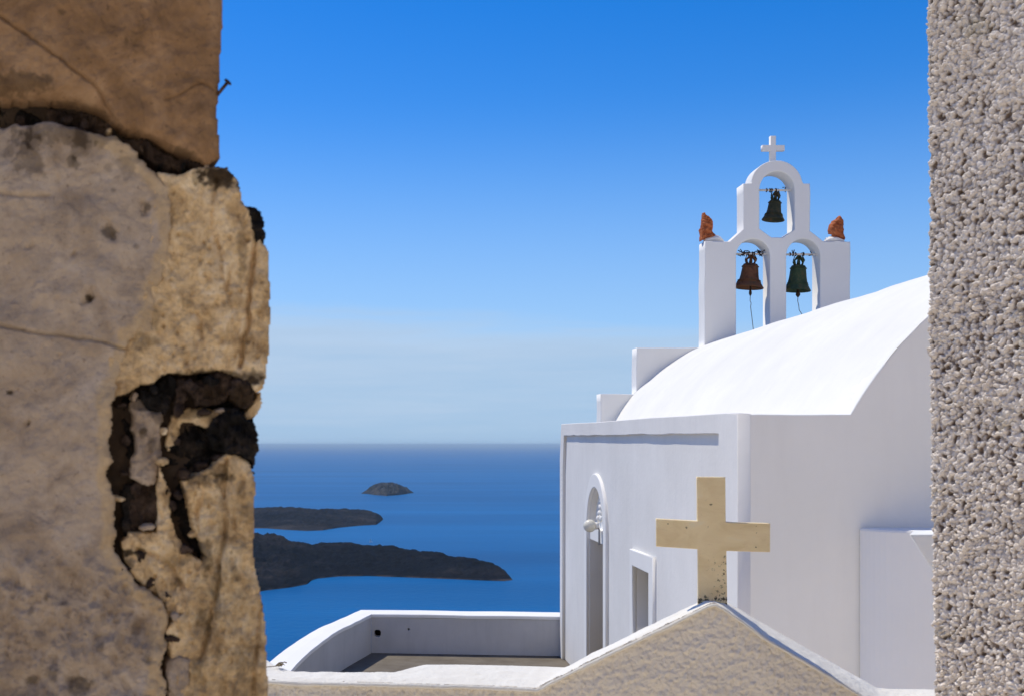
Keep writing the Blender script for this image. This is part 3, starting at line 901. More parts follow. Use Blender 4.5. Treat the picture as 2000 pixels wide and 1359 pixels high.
# ------------------------------------------------------------------ lamp over the door
lamp = empty('wall_lamp', (XP-0.02, 13.45, EYE-1.25))
tag(lamp, 'white globe lamp on a grey conduit above the chapel door', 'lamp')
gc = P(1152, 1026, 13.62)
bm = bmesh.new(); bmesh.ops.create_uvsphere(bm, u_segments=28, v_segments=18, radius=0.077, matrix=Matrix.Translation(gc))
bm_obj('globe', bm, M_GLOBE, lamp, True)
bm = bmesh.new()
lathe(bm, [(0.0,0.0),(0.045,0.0),(0.045,0.05),(0.0,0.05)], Matrix.Translation(gc+Vector((0.055,0,0))) @ Matrix.Rotation(math.pi/2, 4, 'Y'), 16)
bm_obj('lamp_holder', bm, M_WPAINT, lamp, True)
bm = bmesh.new()
px_ = P(1162.3, 1030, 13.5)
tube(bm, [gc+Vector((0.08,0,0)), Vector((XP-0.03, 13.6, gc.z-0.01)), Vector((XP-0.03, 13.55, gc.z-0.05)), Vector((XP-0.03, 13.55, EYE-1.19))], 0.012, 8)
bm_obj('conduit', bm, M_PIPE, lamp, True)

# ------------------------------------------------------------------ terrace parapet (closed line around the terrace)
ZT = EYE-2.496
inner = [(2.66,16.52),(-0.143,16.77),(-0.635,15.03),(-1.00,12.63),(-1.13,9.6),(-1.17,4.95)]
outer = [(2.66,16.95),(-0.304,17.21),(-0.918,15.17),(-1.32,12.7),(-1.45,9.6),(-1.50,4.95)]
par = empty('terrace_parapet', (0.6, 15.6, FL))
tag(par, 'low white parapet wall bent around the far terrace', 'parapet')
# far run: vertical slab with the drain holes left open
a, b = Vector((inner[1][0], inner[1][1], 0)), Vector((inner[0][0], inner[0][1], 0))
ex = (b-a).normalized(); L = (b-a).length
ey = Vector((-ex.y, ex.x, 0))
def far_uv(px, py):
    # intersection of the pixel ray with the inner face
    d = P(px, py, 1.0)-Vector((0,0,EYE))
    tt = (a.x*ey.x+a.y*ey.y)/(d.x*ey.x+d.y*ey.y)
    q = Vector((0,0,EYE))+d*tt
    return ((Vector((q.x,q.y,0))-a).dot(ex), q.z)
rim = [(0.001,FL+0.001),(L,FL+0.001),(L,ZT-0.045),(0.001,ZT-0.045)]
hA = [far_uv(p[0]+7, p[1]) for p in ((724,1231),(728,1229),(734,1229.5),(737,1233),(736.5,1240),(733,1243),(726,1242.5),(723.5,1238))]
hB = [far_uv(798+2.3*math.cos(q), 1228.3+2.5*math.sin(q)) for q in np.linspace(0, 2*math.pi, 9)[:-1]]
TW = 0.40
Mf = Matrix(((ex.x,0,ey.x,a.x+ey.x*TW/2),(ex.y,0,ey.y,a.y+ey.y*TW/2),(0,1,0,0),(0,0,0,1)))
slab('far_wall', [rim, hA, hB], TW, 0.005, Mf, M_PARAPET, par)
Mh = Matrix(((ex.x,0,ey.x,a.x+ey.x*0.16),(ex.y,0,ey.y,a.y+ey.y*0.16),(0,1,0,0),(0,0,0,1)))
slab('drain_hole', [[far_uv(p[0]+7, p[1]) for p in ((721,1226),(742,1226),(742,1246),(720,1246))]], 0.02, 0.002, Mh, M_HOLE, par)
slab('drain_hole', [[far_uv(p[0], p[1]) for p in ((794,1224),(802,1224),(802,1233),(794,1233))]], 0.02, 0.002, Mh, M_HOLE, par)
# left run, bending towards the viewer
def smooth_poly(pts, n):
    pts = [Vector((p[0], p[1], 0)) for p in pts]
    pts = [pts[0]*2-pts[1]] + pts + [pts[-1]*2-pts[-2]]
    out = []
    for i in range(1, len(pts)-2):
        for k in range(n):
            u = k/n
            p0, p1, p2, p3 = pts[i-1:i+3]
            out.append(0.5*((2*p1)+(p2-p0)*u+(2*p0-5*p1+4*p2-p3)*u*u+(3*p1-p0-3*p2+p3)*u**3))
    out.append(pts[-2])
    return out
iL = smooth_poly(inner[1:], 8); oL = smooth_poly(outer[1:], 8)
V = []; Fc = []
for p, q in zip(iL, oL):
    q = p+(q-p)*0.97
    V += [(p.x,p.y,FL+0.001),(p.x,p.y,ZT-0.045),(q.x,q.y,ZT-0.045),(q.x,q.y,FL-0.6)]
n = len(iL)
for i in range(n-1):
    for k in range(3):
        Fc.append((i*4+k, (i+1)*4+k, (i+1)*4+k+1, i*4+k+1))
Fc.append((0,1,2,3)); Fc.append(((n-1)*4+3,(n-1)*4+2,(n-1)*4+1,(n-1)*4))
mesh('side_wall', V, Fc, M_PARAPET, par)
# white cap over both runs, one bent band
cI = [Vector((inner[0][0], inner[0][1], 0))] + iL
cO = [Vector((outer[0][0], outer[0][1], 0))] + oL
def finer(a, k):
    o = []
    for p, q in zip(a[:-1], a[1:]):
        o += [p+(q-p)*j/k for j in range(k)]
    return o+[a[-1]]
cI = finer(cI[:2], 14)[:-1]+finer(cI[1:], 2); cO = finer(cO[:2], 14)[:-1]+finer(cO[1:], 2)
V = []; Fc = []
for k, (p, q) in enumerate(zip(cI, cO)):
    w = 0.010*float(fbm(np.array([k*0.30]), np.array([1.0]), 4, 3)[0])
    e = (q-p).normalized()
    p = p-e*(0.012+0.006*float(fbm(np.array([k*0.4]), np.array([5.0]), 4, 3)[0])); 
    for u, zz in ((0,-0.045),(0,-0.012),(0.012,0.0),(0.5,0.006),(0.985,0.0),(1,-0.012),(1,-0.045)):
        c = p+(q-p)*u
        V.append((c.x, c.y, ZT+zz+w))
for i in range(len(cI)-1):
    for k in range(7):
        Fc.append((i*7+k, (i+1)*7+k, (i+1)*7+(k+1)%7, i*7+(k+1)%7))
Fc.append(tuple(range(7))); Fc.append(tuple((len(cI)-1)*7+k for k in range(6,-1,-1)))
mesh('cap', V, Fc, M_WHITE, par)

# ------------------------------------------------------------------ things before the end wall of the church
tag(prism('buttress', [(4.672-1.2*math.cos(q), YN-0.002-0.45*math.sin(q)) for q in np.linspace(0, math.pi/2-0.001, 26)] + [(5.4, 7.805), (5.4, YN-0.002)], FL+0.0, EYE-0.60, M_WHITE, None, 0.02),
    'plain white rounded buttress built against the end wall of the chapel', 'buttress')
def at6(px, py, Yv=5.9): return ((px-CX)*Yv/F, EYE+(CY-py)*Yv/F)
st = [at6(1776,1043), at6(1950,1041)] + [(at6(1950,0)[0], FL), (at6(1880,0)[0], FL), at6(1850,1165), at6(1816,1106)]
tag(slab('stair_wall', [st], 0.30, 0.012, Matrix(((1,0,0.56,0.084),(0,0,1,6.05),(0,1,0,0),(0,0,0,1))), M_END), 'small whitewashed stair wall with slanting underside beside the rough wall', 'stair wall')

# ------------------------------------------------------------------ foreground boundary wall with little gable
bw = empty('boundary_wall', (0.7, 4.35, 0))
tag(bw, 'ochre cement boundary wall with a small white topped gable', 'wall')
def wY(px): return 4.37/(1+0.0000603*(px-CX))
def wYx(x): return 4.37-0.134*x
def wp(px, py):
    Yp = wY(px)
    return ((px-CX)*Yp/F, EYE+(CY-py)*Yp/F)
front = [(330,1320),(430,1324),(520,1328),(610,1332),(700,1333),(780,1335),(900,1338),(1000,1341),(1048,1345),(1060,1339),(1068,1333),(1100,1319),(1148,1294),(1190,1274),(1236,1252),(1290,1226),(1336,1204),(1365,1190),(1386,1180),(1396,1178),(1412,1186),(1448,1211),(1500,1248),(1560,1282),(1620,1318),(1683,1358),(1720,1380),(1735,1388),(1780,1392),(1900,1394)]
rear = [(330,1284,4.75),(430,1286,4.75),(522,1288,4.75),(532,1296,4.70),(570,1311,4.58),(620,1313,4.57),(690,1314,4.56),(770,1313,4.57),(800,1304,4.66),(830,1297,4.73),(900,1297,4.73),(1000,1299,4.70),(1070,1301,4.69),(1108,1303,4.64),(1150,1281,4.63),(1236,1239,4.60),(1290,1212,4.57),(1340,1188,4.54),(1364,1177,4.52),(1396,1176,4.50),(1424,1180,4.50),(1450,1194,4.49),(1500,1222,4.48),(1560,1256,4.46),(1620,1290,4.45),(1680,1324,4.43),(1712,1342,4.42),(1735,1344.5,4.42),(1780,1345,4.42),(1900,1346,4.42)]
def resample(pts, n):
    pts = [Vector(p) for p in pts]
    ds = [0]
    for p, q in zip(pts[:-1], pts[1:]): ds.append(ds[-1]+(q-p).length)
    u = np.linspace(0, ds[-1], n)
    A = np.array([list(p) for p in pts])
    return np.stack([np.interp(u, ds, A[:, k]) for k in range(A.shape[1])], -1)
# front face as one rough cement skin down to the alley
poly = [wp(*p) for p in front] + [wp(1900,1560), wp(330,1560)]
def gable_rel(X, Z, d):
    n = fbm(X*60, Z*60, 21, 4, 0.6)*0.006
    w, v = worley(X*66, Z*58, 31)
    w2, v2 = worley(X*110, Z*100, 37)
    return n*1.2 + np.sqrt(np.clip(1-(w/0.6)**2, 0, 1))*v*v*0.006 + (0.5-w2)*0.003 + fbm(X*14, Z*22, 9, 4)*0.003 + fbm(X*4, Z*4, 6, 3)*0.006 - 0.004
face_piece('cement_face', poly, M_RENDER, bw, 0.0036, 0.006, wYx, gable_rel, 0.002, 0.004, 30, 5)
# core
core = [(p[0], p[1]-0.13) for p in poly[:len(front)]] + [(poly[len(front)][0], -0.05), (poly[len(front)+1][0], -0.05)]
Mcore = Matrix(((1,0,0,0),(-0.134,0,1,4.37+0.055+0.09),(0,1,0,0),(0,0,0,1)))
slab('wall_core', [core], 0.14, 0.004, Mcore, M_RENDER, bw)
# coping: sunlit rough limewash, from the front arris back to the rear edge
NF, NC = 420, 22
fr3 = resample([(*[wp(*p)[0], wYx(wp(*p)[0]), wp(*p)[1]],) for p in front], NF)
def interp_by_px(pts, pxs):
    A = np.array(pts, float)
    return np.stack([np.interp(pxs, A[:,0], A[:,k]) for k in range(A.shape[1])], -1)
fpx = CX + fr3[:,0]*F/fr3[:,1]
# match rear points by progress along the path
rr_ = []
map_f = [330,520,700,780,900,1048,1062,1100,1236,1386,1396,1410,1450,1560,1720,1735,1900]
map_r = [330,522,690,780,900,1070,1108,1132,1245,1364,1396,1424,1450,1560,1712,1735,1900]
rpx = np.interp(fpx, map_f, map_r)
R3 = interp_by_px(rear, rpx)
re3 = np.stack([(R3[:,0]-CX)*R3[:,2]/F, R3[:,2], EYE+(CY-R3[:,1])*R3[:,2]/F], -1)
Tn = np.linspace(0, 1, NC)
G = fr3[:,None,:]*(1-Tn[None,:,None]) + re3[:,None,:]*Tn[None,:,None]
nn = fbm(G[:,:,0]*22, G[:,:,1]*22, 13, 5, 0.6)
big = fbm(G[:,:,0]*5, G[:,:,1]*5, 19, 3)
G[:,:,2] += nn*0.006*np.clip(Tn*4, 0.3, 1)[None,:]*np.clip((1-Tn)*6, 0.15, 1)[None,:] + big*0.006*(np.clip((1-Tn)*6, 0.0, 1)*np.clip(Tn*6,0,1))[None,:] + 0.008*np.clip(Tn*5,0,1)[None,:]*np.clip((1-Tn)*8, 0, 1)[None,:]
jag = np.clip(fbm(fr3[:,0]*14, fr3[:,2]*14, 41, 4), -0.6, 1)
lipw = 0.004 + 0.006*jag
G[:,0,1] -= 0.012; G[:,0,2] -= 0.002
drop = G[:,0,:].copy(); drop[:,2] -= np.clip(lipw+0.006, 0.003, 0.03); drop[:,1] += 0.003
drop2 = drop.copy(); drop2[:,1] += 0.03
back = G[:,-1,:].copy(); back[:,2] -= 0.06
back2 = G[:,-1,:].copy(); back2[:,2] = FL
allr = np.concatenate([drop2[:,None], drop[:,None], G, back[:,None], back2[:,None]], 1)
nr = allr.shape[1]
ids = np.arange(NF*nr).reshape(NF, nr)
Q = np.stack([ids[:-1,:-1], ids[1:,:-1], ids[1:,1:], ids[:-1,1:]], -1).reshape(-1, 4)
np_mesh('coping', allr.reshape(-1, 3), Q, M_COPING, bw, True)

# marble cross on the gable
YC = 4.335
rot = math.radians(12)
cs = YC/F
ctr = P(1390.5, 1043, YC)
def cz(px, py): return ((px-1392)*cs*0.958, (1043-py)*cs)
cpts = [(1364,1198),(1364,1070.5),(1281,1067),(1281,1013),(1362.5,1016),(1361.5,930.5),(1417,930.5),(1418,1017),(1503.5,1020),(1503.5,1074.5),(1419.5,1073),(1421,1198)]
cl = densify([cz(*p) for p in cpts], 0.012, 0.003, 8)
Mx = Matrix.Translation(ctr) @ Matrix.Rotation(-rot, 4, 'Z') @ Matrix(((1,0,0,0),(0,0,1,0),(0,1,0,0),(0,0,0,1)))
co = slab('stone_cross', [cl], 0.045, 0.003, Mx, M_MARBLE)
a_ = co.data.attributes.new('stain', 'FLOAT', 'POINT')
vz = np.array([v.co.z for v in co.data.vertices]); vxx = np.array([v.co.x for v in co.data.vertices])
z0_ = P(1392,1150,YC).z
st_ = np.clip((z0_-vz)/0.03, 0, 1)*0.9
st_ = np.maximum(st_, np.where((vxx > P(1411,0,YC).x-0.003) & (vz < P(0,1080,YC).z), 0.75, 0))
a_.data.foreach_set('value', st_.astype(np.float32))
tag(co, 'honey coloured marble cross with black lichen spots on the gable of the wall', 'cross')

# dry twig on the wall top
bm = bmesh.new()
tp = P(528, 1302, 4.6)
for k in range(16):
    aa = random.uniform(-0.3, 1.2); ln = random.uniform(0.01, 0.032)
    s0 = tp + Vector((random.uniform(0.02,0.045), random.uniform(-0.02,0.02), 0.006))
    tube(bm, [s0, s0+Vector((ln*math.cos(aa)*0.6, random.uniform(-0.01,0.01), ln*0.5)), s0+Vector((ln*math.cos(aa), random.uniform(-0.02,0.02), ln*0.35))], 0.0014, 5)
tube(bm, [tp+Vector((-0.06,-0.02,0.004)), tp+Vector((-0.02,-0.03,0.006)), tp+Vector((0.02,-0.01,0.006)), tp+Vector((0.05,0,0.01))], 0.0016, 5)
tag(bm_obj('dry_twig', bm, M_TWIG, None, True), 'tiny dry twig lying on the white wall top', 'twig')

# ------------------------------------------------------------------ old wall on the left
ow = empty('old_stone_wall', (-1.1, 2.1, 0))
tag(ow, 'old weathered stone wall with crumbling plaster close to the viewer', 'wall')
YW = 1.8
def wq(px, py): return ((px-CX)*YW/F, EYE+(CY-py)*YW/F)
def L_(pts): return [wq(*p) for p in pts]
flat = lambda off: (lambda x: YW+off+0*x)
def groove(X, Z, pts, w, dep):
    d = seg_dist(X+fbm(X*45,Z*45,77,3)*0.003, Z+fbm(X*45,Z*45,79,3)*0.003, L_(pts))
    return -dep*np.exp(-(d/w)**2)
def pit(X, Z, px, py, r, dep):
    x, z = wq(px, py)
    d = np.hypot(X-x+0.012*fbm(X*55,Z*55,int(px)+3,3), (Z-z)+0.012*fbm(X*55,Z*55,int(px)+8,3))
    return -dep*np.exp(-(d/(r*YW/F))**2)
def spot(X, Z, px, py, rx, ry=None, s=0):
    x, z = wq(px, py)
    rx = rx*YW/F; ry = rx if ry is None else ry*YW/F
    d = np.hypot((X-x)/rx, (Z-z)/ry)+fbm(X*55, Z*55, 5+s, 5, 0.65)*1.1
    return sstep(1.15, 0.6, d)
# upper render-coated block
up = L_([(-260,-380),(436,-380),(435,-60),(433,30),(431,90),(428,130),(425,170),(424,215),(427,262),(429,292),(427,306),(414,311),(407,318),(397,319),(392,309),(372,302),(345,290),(312,272),(290,262),(262,254),(240,250),(222,236),(205,216),(165,200),(120,194),(60,190),(0,192),(-260,180)])
def up_rel(X, Z, d):
    h = fbm(X*9, Z*9, 4, 5)*0.012 + fbm(X*40, Z*40, 14, 5, 0.6)*0.006
    h = h + groove(X, Z, [(-60,5),(0,33),(40,58),(75,85),(120,115),(150,140),(180,160),(195,178),(205,200),(218,222),(236,246)], 0.0022, 0.008)
    h = h + groove(X, Z, [(320,196),(350,185),(372,172),(394,160),(410,168),(426,180)], 0.0014, 0.004)
    # lower edge falls back towards the joint
    zz = (EYE+(CY-155)*YW/F) - Z
    h = h - 0.022*sstep(0, 0.05, zz)*sstep((230-CX)*YW/F, (120-CX)*YW/F, X)
    return h
def up_st(X, Z, d):
    return np.clip(spot(X,Z,248,82,7,12)*0.5+spot(X,Z,120,25,6,6)*0.35+spot(X,Z,175,97,6,6)*0.3+spot(X,Z,30,165,70,22,3)*0.55+spot(X,Z,400,262,30,20,6)*0.2+spot(X,Z,330,300,60,16,7)*0.55, 0, 1)
face_piece('render_coat', up, M_OCHRE, ow, 0.0022, 0.014, flat(0.0), up_rel, 0.10, 0.0022, 32, 1, {'stain': up_st}, -0.3)
# grey plaster coat below
gp = L_([(-260,232),(-60,236),(10,238),(40,246),(70,240),(110,238),(150,246),(190,256),(225,262),(250,285),(280,310),(305,330),(322,352),(336,345),(340,362),(334,400),(336,440),(331,480),(326,520),(316,548),(300,575),(305,600),(292,630),(296,648),(272,662),(252,668),(246,692),(234,712),(228,735),(222,765),(214,790),(222,830),(216,860),(222,900),(214,930),(226,970),(220,1005),(228,1040),(224,1070),(236,1098),(254,1118),(262,1140),(288,1158),(312,1176),(330,1200),(322,1232),(328,1262),(318,1300),(326,1340),(320,1400),(330,1800),(-260,1800)])
def gp_rel(X, Z, d):
    low = sstep(EYE+(CY-1020)*YW/F, EYE+(CY-1180)*YW/F, Z)
    h = fbm(X*8, Z*8, 24, 4)*0.014 + fbm(X*30, Z*30, 26, 5, 0.62)*0.006
    h = h + low*(fbm(X*22+Z*10, Z*16-X*8, 29, 5, 0.6)*0.030 - 0.006)
    h = h + groove(X, Z, [(-60,622),(0,634),(30,644),(70,648),(110,654),(150,660),(195,666),(240,680)], 0.0022, 0.007)
    h = h + groove(X, Z, [(-60,378),(0,377),(30,381),(60,384),(95,384)], 0.003, 0.006)
    for x, y, r, q in ((170,582,10,0.012),(212,455,14,0.012),(283,403,9,0.010),(50,828,6,0.008),(16,765,6,0.008),(145,495,8,0.006),(60,480,8,0.006),(225,1215,8,0.01),(110,690,5,0.005),(140,1330,14,0.012),(90,1300,16,0.010),(265,1230,12,0.012),(55,1335,12,0.01),(195,1250,16,0.012),(60,1180,16,0.012),(120,1140,16,0.012)):
        h = h + pit(X, Z, x, y, r, q)
    return h
def gp_st(X, Z, d):
    s = 0*X
    for i, (x, y, r, k) in enumerate(((170,582,11,0.9),(212,455,13,0.6),(283,403,10,0.6),(50,828,5,0.7),(16,765,7,0.8),(62,312,30,0.5),(60,275,24,0.45),(20,290,18,0.4),(145,320,13,0.55),(160,285,30,0.4),(240,320,26,0.3),(150,1340,22,0.6),(95,1320,20,0.5),(50,1335,12,0.6),(290,1290,12,0.5),(90,1165,9,0.5),(120,1180,8,0.5),(60,1190,10,0.45),(195,1265,10,0.5),(250,445,6,0.4),(220,370,6,0.4),(265,480,6,0.4))):
        s = s + k*spot(X, Z, x, y, r, None, i)
    s = s + 0.45*spot(X,Z,150,262,150,26,40)
    e = sstep(0.012, 0.0, d)*0.0
    return np.clip(s+e, 0, 0.95)
face_piece('plaster_coat', gp, M_GREY, ow, 0.0022, 0.010, flat(0.004), gp_rel, 0.10, 0.010, 28, 2, {'stain': gp_st, 'wear': lambda X, Z, d: sstep(0.045, 0.0, d)*sstep((150-CX)*YW/F, (210-CX)*YW/F, X)}, -0.3)

def stone(name, pts, mat, off, R, amp, sc, seed, cracks=(), stains=(), skirt=0.10, edge=0.005, label=None, extra=None):
    def rel(X, Z, d):
        lo_, mi_, ri_ = (0.4, 1.25, 1.0) if mat is M_TAN else (0.8, 1.1, 0.6)
        h = fbm(X*sc*0.35, Z*sc*0.25, seed, 4)*amp*lo_ + fbm(X*sc, Z*sc*0.7, seed+7, 6, 0.68)*amp*mi_ - np.abs(fbm(X*sc*1.6, Z*sc*0.9, seed+13, 5, 0.6))*amp*ri_
        for c in cracks: h = h + groove(X, Z, c[0], c[1], c[2])
        if mat is M_TAN:
            pw_, pv_ = worley(X*95+fbm(X*30,Z*30,seed+2,3), Z*70, seed+33)
            h = h - 0.005*sstep(0.36, 0.1, pw_)*(pv_ > 0.86)
        if extra: h = h + extra(X, Z)
        return h
    def stf(X, Z, d):
        s = 0*X
        for i, (x, y, rx, ry, k) in enumerate(stains): s = s + k*spot(X, Z, x, y, rx, ry, i+seed)
        return np.clip(s, 0, 0.97)
    big = mat is M_TAN and R > 0.015
    if mat in (M_LAVA, M_BROWNROCK): amp *= 2.0; R *= 0.6
    if mat is M_TAN: R *= 0.5
    o = face_piece(name, L_(pts), mat, ow, 0.0022, R, flat(off), rel, skirt, 0.003 if big else edge*1.5, 32 if big else 45, seed, {'stain': stf}, -0.3)
    if label: o['label'] = label
    return o
# the big tan corner stone
stone('stone', [(300,330),(345,338),(372,327),(400,323),(412,321),(432,322),(452,333),(466,350),(471,372),(474,392),(486,408),(492,428),(500,452),(510,470),(521,484),(525,510),(527,560),(526,610),(525,660),(521,700),(519,735),(515,756),(504,766),(492,764),(486,748),(470,742),(430,724),(400,722),(372,728),(345,726),(312,730),(296,748),(270,752),(246,768),(205,780),(200,600),(280,500)],
      M_TAN, 0.010, 0.016, 0.008, 34, 51,
      cracks=(([(500,445),(494,480),(492,520),(487,560),(484,600),(486,630),(476,660),(470,695),(466,712)], 0.0035, 0.016), ([(380,610),(388,630),(392,660)], 0.003, 0.010), ([(420,350),(410,420),(425,480),(432,540)], 0.004, 0.008), ([(448,520),(440,560),(452,600)], 0.003, 0.006)),
      stains=((440,345,40,26,0.9),(418,335,26,14,0.7),(385,340,14,18,0.4),(470,500,10,50,0.3),(300,620,24,20,0.35),(275,665,26,20,0.35),(360,590,20,12,0.35),(420,735,110,16,0.75),(495,745,14,14,0.4)))
stone('stone', [(478,402),(494,405),(506,412),(514,428),(519,448),(518,466),(510,474),(496,470),(484,440)], M_LAVA, 0.016, 0.012, 0.006, 70, 61, label='small black stone lodged at the wall edge')
# joint above: rubble bits
stone('stone', [(228,262),(250,254),(275,262),(300,280),(318,296),(330,312),(322,328),(300,320),(280,304),(255,290),(236,280)], M_BROWNROCK, 0.030, 0.014, 0.007, 70, 62, skirt=0.06)
stone('stone', [(290,290),(318,288),(345,296),(372,306),(392,314),(388,326),(350,330),(318,322),(300,308)], M_BROWNROCK, 0.032, 0.012, 0.006, 70, 63, skirt=0.06)
stone('stone', [(60,196),(100,190),(150,198),(190,210),(214,232),(200,252),(150,246),(110,240),(80,228)], M_BROWNROCK, 0.046, 0.016, 0.008, 60, 64, skirt=0.05)
stone('stone', [(-60,190),(0,192),(40,200),(62,222),(48,240),(0,238),(-60,236)], M_LAVA, 0.052, 0.014, 0.006, 60, 65, skirt=0.05)
stone('stone', [(376,318),(392,312),(410,318),(436,322),(440,338),(412,344),(385,336)], M_BROWNROCK, 0.020, 0.012, 0.006, 70, 66, skirt=0.06)
# cavity rubble in the middle
stone('stone', [(262,775),(270,756),(292,744),(304,734),(322,728),(334,742),(330,790),(318,812),(300,806),(282,800)], M_LAVA, 0.022, 0.012, 0.009, 60, 71)
stone('stone', [(334,742),(348,734),(362,742),(364,772),(354,796),(336,806),(330,790)], M_BROWNROCK, 0.030, 0.012, 0.009, 60, 72)
stone('stone', [(368,760),(384,740),(404,724),(430,716),(450,722),(452,750),(440,786),(412,794),(380,792)], M_BROWNROCK, 0.024, 0.014, 0.010, 55, 73, stains=((410,770,30,18,0.6),))
stone('stone', [(448,742),(462,732),(484,742),(500,760),(494,784),(478,798),(462,796),(448,776)], M_BROWNROCK, 0.016, 0.014, 0.009, 60, 74, stains=((470,770,30,30,0.7),))
stone('stone', [(478,796),(494,778),(506,764),(507,784),(500,806),(487,818),(476,816)], M_TAN, 0.026, 0.010, 0.005, 60, 75)
stone('stone', [(322,810),(350,796),(400,796),(425,800),(424,826),(408,842),(376,828),(346,822),(334,860),(318,880),(310,872)], M_TAN, 0.040, 0.012, 0.007, 55, 76, stains=((360,806,60,10,0.5),))
stone('stone', [(418,806),(436,796),(462,800),(478,818),(492,826),(500,848),(503,878),(498,900),(494,926),(486,902),(470,892),(440,890),(412,880),(400,850)], M_LAVA, 0.012, 0.016, 0.010, 55, 77)
stone('stone', [(306,880),(326,850),(348,826),(378,830),(410,845),(420,880),(400,912),(370,920),(345,930),(326,950),(308,930)], M_LAVA, 0.040, 0.018, 0.012, 50, 78)
stone('stone', [(246,790),(262,776),(286,800),(306,806),(312,850),(304,900),(296,944),(262,944),(246,940),(254,880),(252,830)], M_GREY, 0.020, 0.014, 0.010, 60, 79, stains=((275,842,10,12,0.8),(300,800,14,30,0.6),(272,790,24,10,0.6),(290,870,8,20,0.5)))
stone('stone', [(222,782),(238,768),(256,772),(250,800),(254,860),(246,920),(236,900),(224,860)], M_LAVA, 0.050, 0.010, 0.007, 60, 80)
stone('stone', [(258,944),(296,942),(306,930),(308,980),(302,1036),(272,1040),(240,1042),(236,1000),(246,960)], M_BROWNROCK, 0.040, 0.014, 0.009, 50, 81)
stone('stone', [(226,955),(244,940),(258,946),(252,990),(248,1030),(236,1060),(224,1030)], M_LAVA, 0.034, 0.010, 0.008, 60, 82, stains=())
stone('stone', [(304,890),(316,930),(326,960),(330,1010),(340,1050),(360,1080),(396,1100),(380,1150),(360,1200),(322,1210),(300,1168),(262,1140),(236,1096),(230,1060),(250,1040),(300,1040),(302,960)], M_TAN, 0.018, 0.016, 0.010, 45, 83,
      stains=((245,1080,26,12,0.95),(238,1105,14,14,0.7),(330,1098,26,10,0.35),(340,1140,10,10,0.5),(300,1190,26,16,0.5)), cracks=(([(262,1075),(300,1085),(330,1110),(352,1150)], 0.004, 0.010),))
stone('stone', [(326,950),(346,930),(372,924),(386,936),(372,960),(366,1000),(374,1040),(392,1066),(400,1090),(372,1082),(346,1060),(332,1020)], M_LAVA, 0.048, 0.010, 0.006, 60, 84)
stone('stone', [(352,940),(380,922),(410,908),(428,894),(446,884),(470,890),(486,902),(494,928),(500,950),(496,990),(495,1040),(494,1080),(498,1120),(506,1150),(511,1190),(517,1215),(521,1250),(521,1300),(523,1360),(524,1800),(340,1800),(330,1300),(318,1230),(352,1200),(380,1130),(398,1090),(390,1060),(372,1030),(364,990)], M_TAN, 0.010, 0.016, 0.009, 40, 85,
      cracks=(([(440,900),(434,950),(441,1000),(436,1060),(424,1100),(428,1130),(412,1180),(404,1240),(390,1290)], 0.0035, 0.014), ([(508,1180),(502,1230),(500,1280),(492,1330),(490,1400)], 0.004, 0.012), ([(395,960),(380,1000),(388,1040)], 0.004, 0.008)),
      stains=((400,935,40,14,0.55),(425,920,30,20,0.5),(400,1080,14,40,0.5),(420,1150,10,60,0.35),(395,1220,20,30,0.4),(425,1280,8,14,0.3),(470,960,6,14,0.25),(450,1230,80,170,0.2),(430,1050,60,120,0.18),(480,1000,14,30,0.2),(460,1120,12,24,0.3),(470,1300,20,50,0.25),(380,1330,30,40,0.3)))
stone('stone', [(318,1300),(345,1280),(372,1290),(368,1350),(360,1420),(330,1420)], M_GREY, 0.006, 0.014, 0.008, 50, 86)
# small rubble wedged along the cavity
rub = random.Random(41)
spots_ = [(232,790,9),(240,860,11),(236,925,10),(262,958,12),(284,1030,13),(250,1048,11),(312,900,12),(318,960,10),(338,990,9),(300,760,12),(345,800,11),(395,805,12),(430,800,10),(468,806,9),(486,836,9),(470,880,12),(425,898,13),(392,912,14),(362,930,10),(348,968,9),(378,1046,11),(360,1076,12),(330,1092,13),(268,1088,12),(244,1112,10),(290,1140,11),(322,1168,10),(340,1205,12),(332,1250,11),(346,1290,12),(258,770,9),(225,975,9),(410,742,14),(372,752,12),(455,760,12),(316,842,11),(346,862,10),(386,868,12),(450,846,12),(436,820,10),(270,284,9),(310,314,9),(355,318,10),(400,322,8),(120,226,12),(160,238,11),(30,226,10),(205,246,9)]
for k, (x, y, r) in enumerate(spots_):
    n_ = rub.randint(6, 9); a0 = rub.random()*6
    el = rub.uniform(0.7, 1.5)
    pts_ = [(x+r*rub.uniform(0.7,1.25)*el*math.cos(a0+2*math.pi*j/n_), y+r*rub.uniform(0.7,1.25)/el*math.sin(a0+2*math.pi*j/n_)) for j in range(n_)]
    m_ = rub.choice([M_BROWNROCK, M_BROWNROCK, M_LAVA, M_TAN, M_GREY, M_BROWNROCK])
    stone('stone', pts_, m_, rub.uniform(0.006, 0.026), 0.008, 0.005, 90, 200+k, skirt=0.05, edge=0.003)
# dark packing behind the rubble
stone('rubble_packing', [(215,770),(300,720),(400,712),(488,735),(490,800),(486,850),(488,905),(440,930),(400,1000),(410,1090),(330,1130),(240,1090),(218,1000)], M_LAVA, 0.058, 0.010, 0.006, 50, 95, skirt=0.04)
# wall body behind the faces
prism('wall_core', [(-1.7, YW+0.055), (-0.30, YW+0.055), (-0.47, YW+0.75), (-1.7, YW+0.75)], 0.0, 2.62, M_MORTAR, ow)
prism('wall_core', [(-1.7, YW+0.008), (-0.815, YW+0.008), (-0.815, YW+0.05), (-1.7, YW+0.05)], 0.0, 2.6, M_GREY, ow, 0.01)
prism('wall_core', [(-0.82, YW+0.010), (-0.22, YW+0.010), (-0.30, YW+0.05), (-0.82, YW+0.05)], 0.0, 0.85, M_GREY, ow, 0.01)

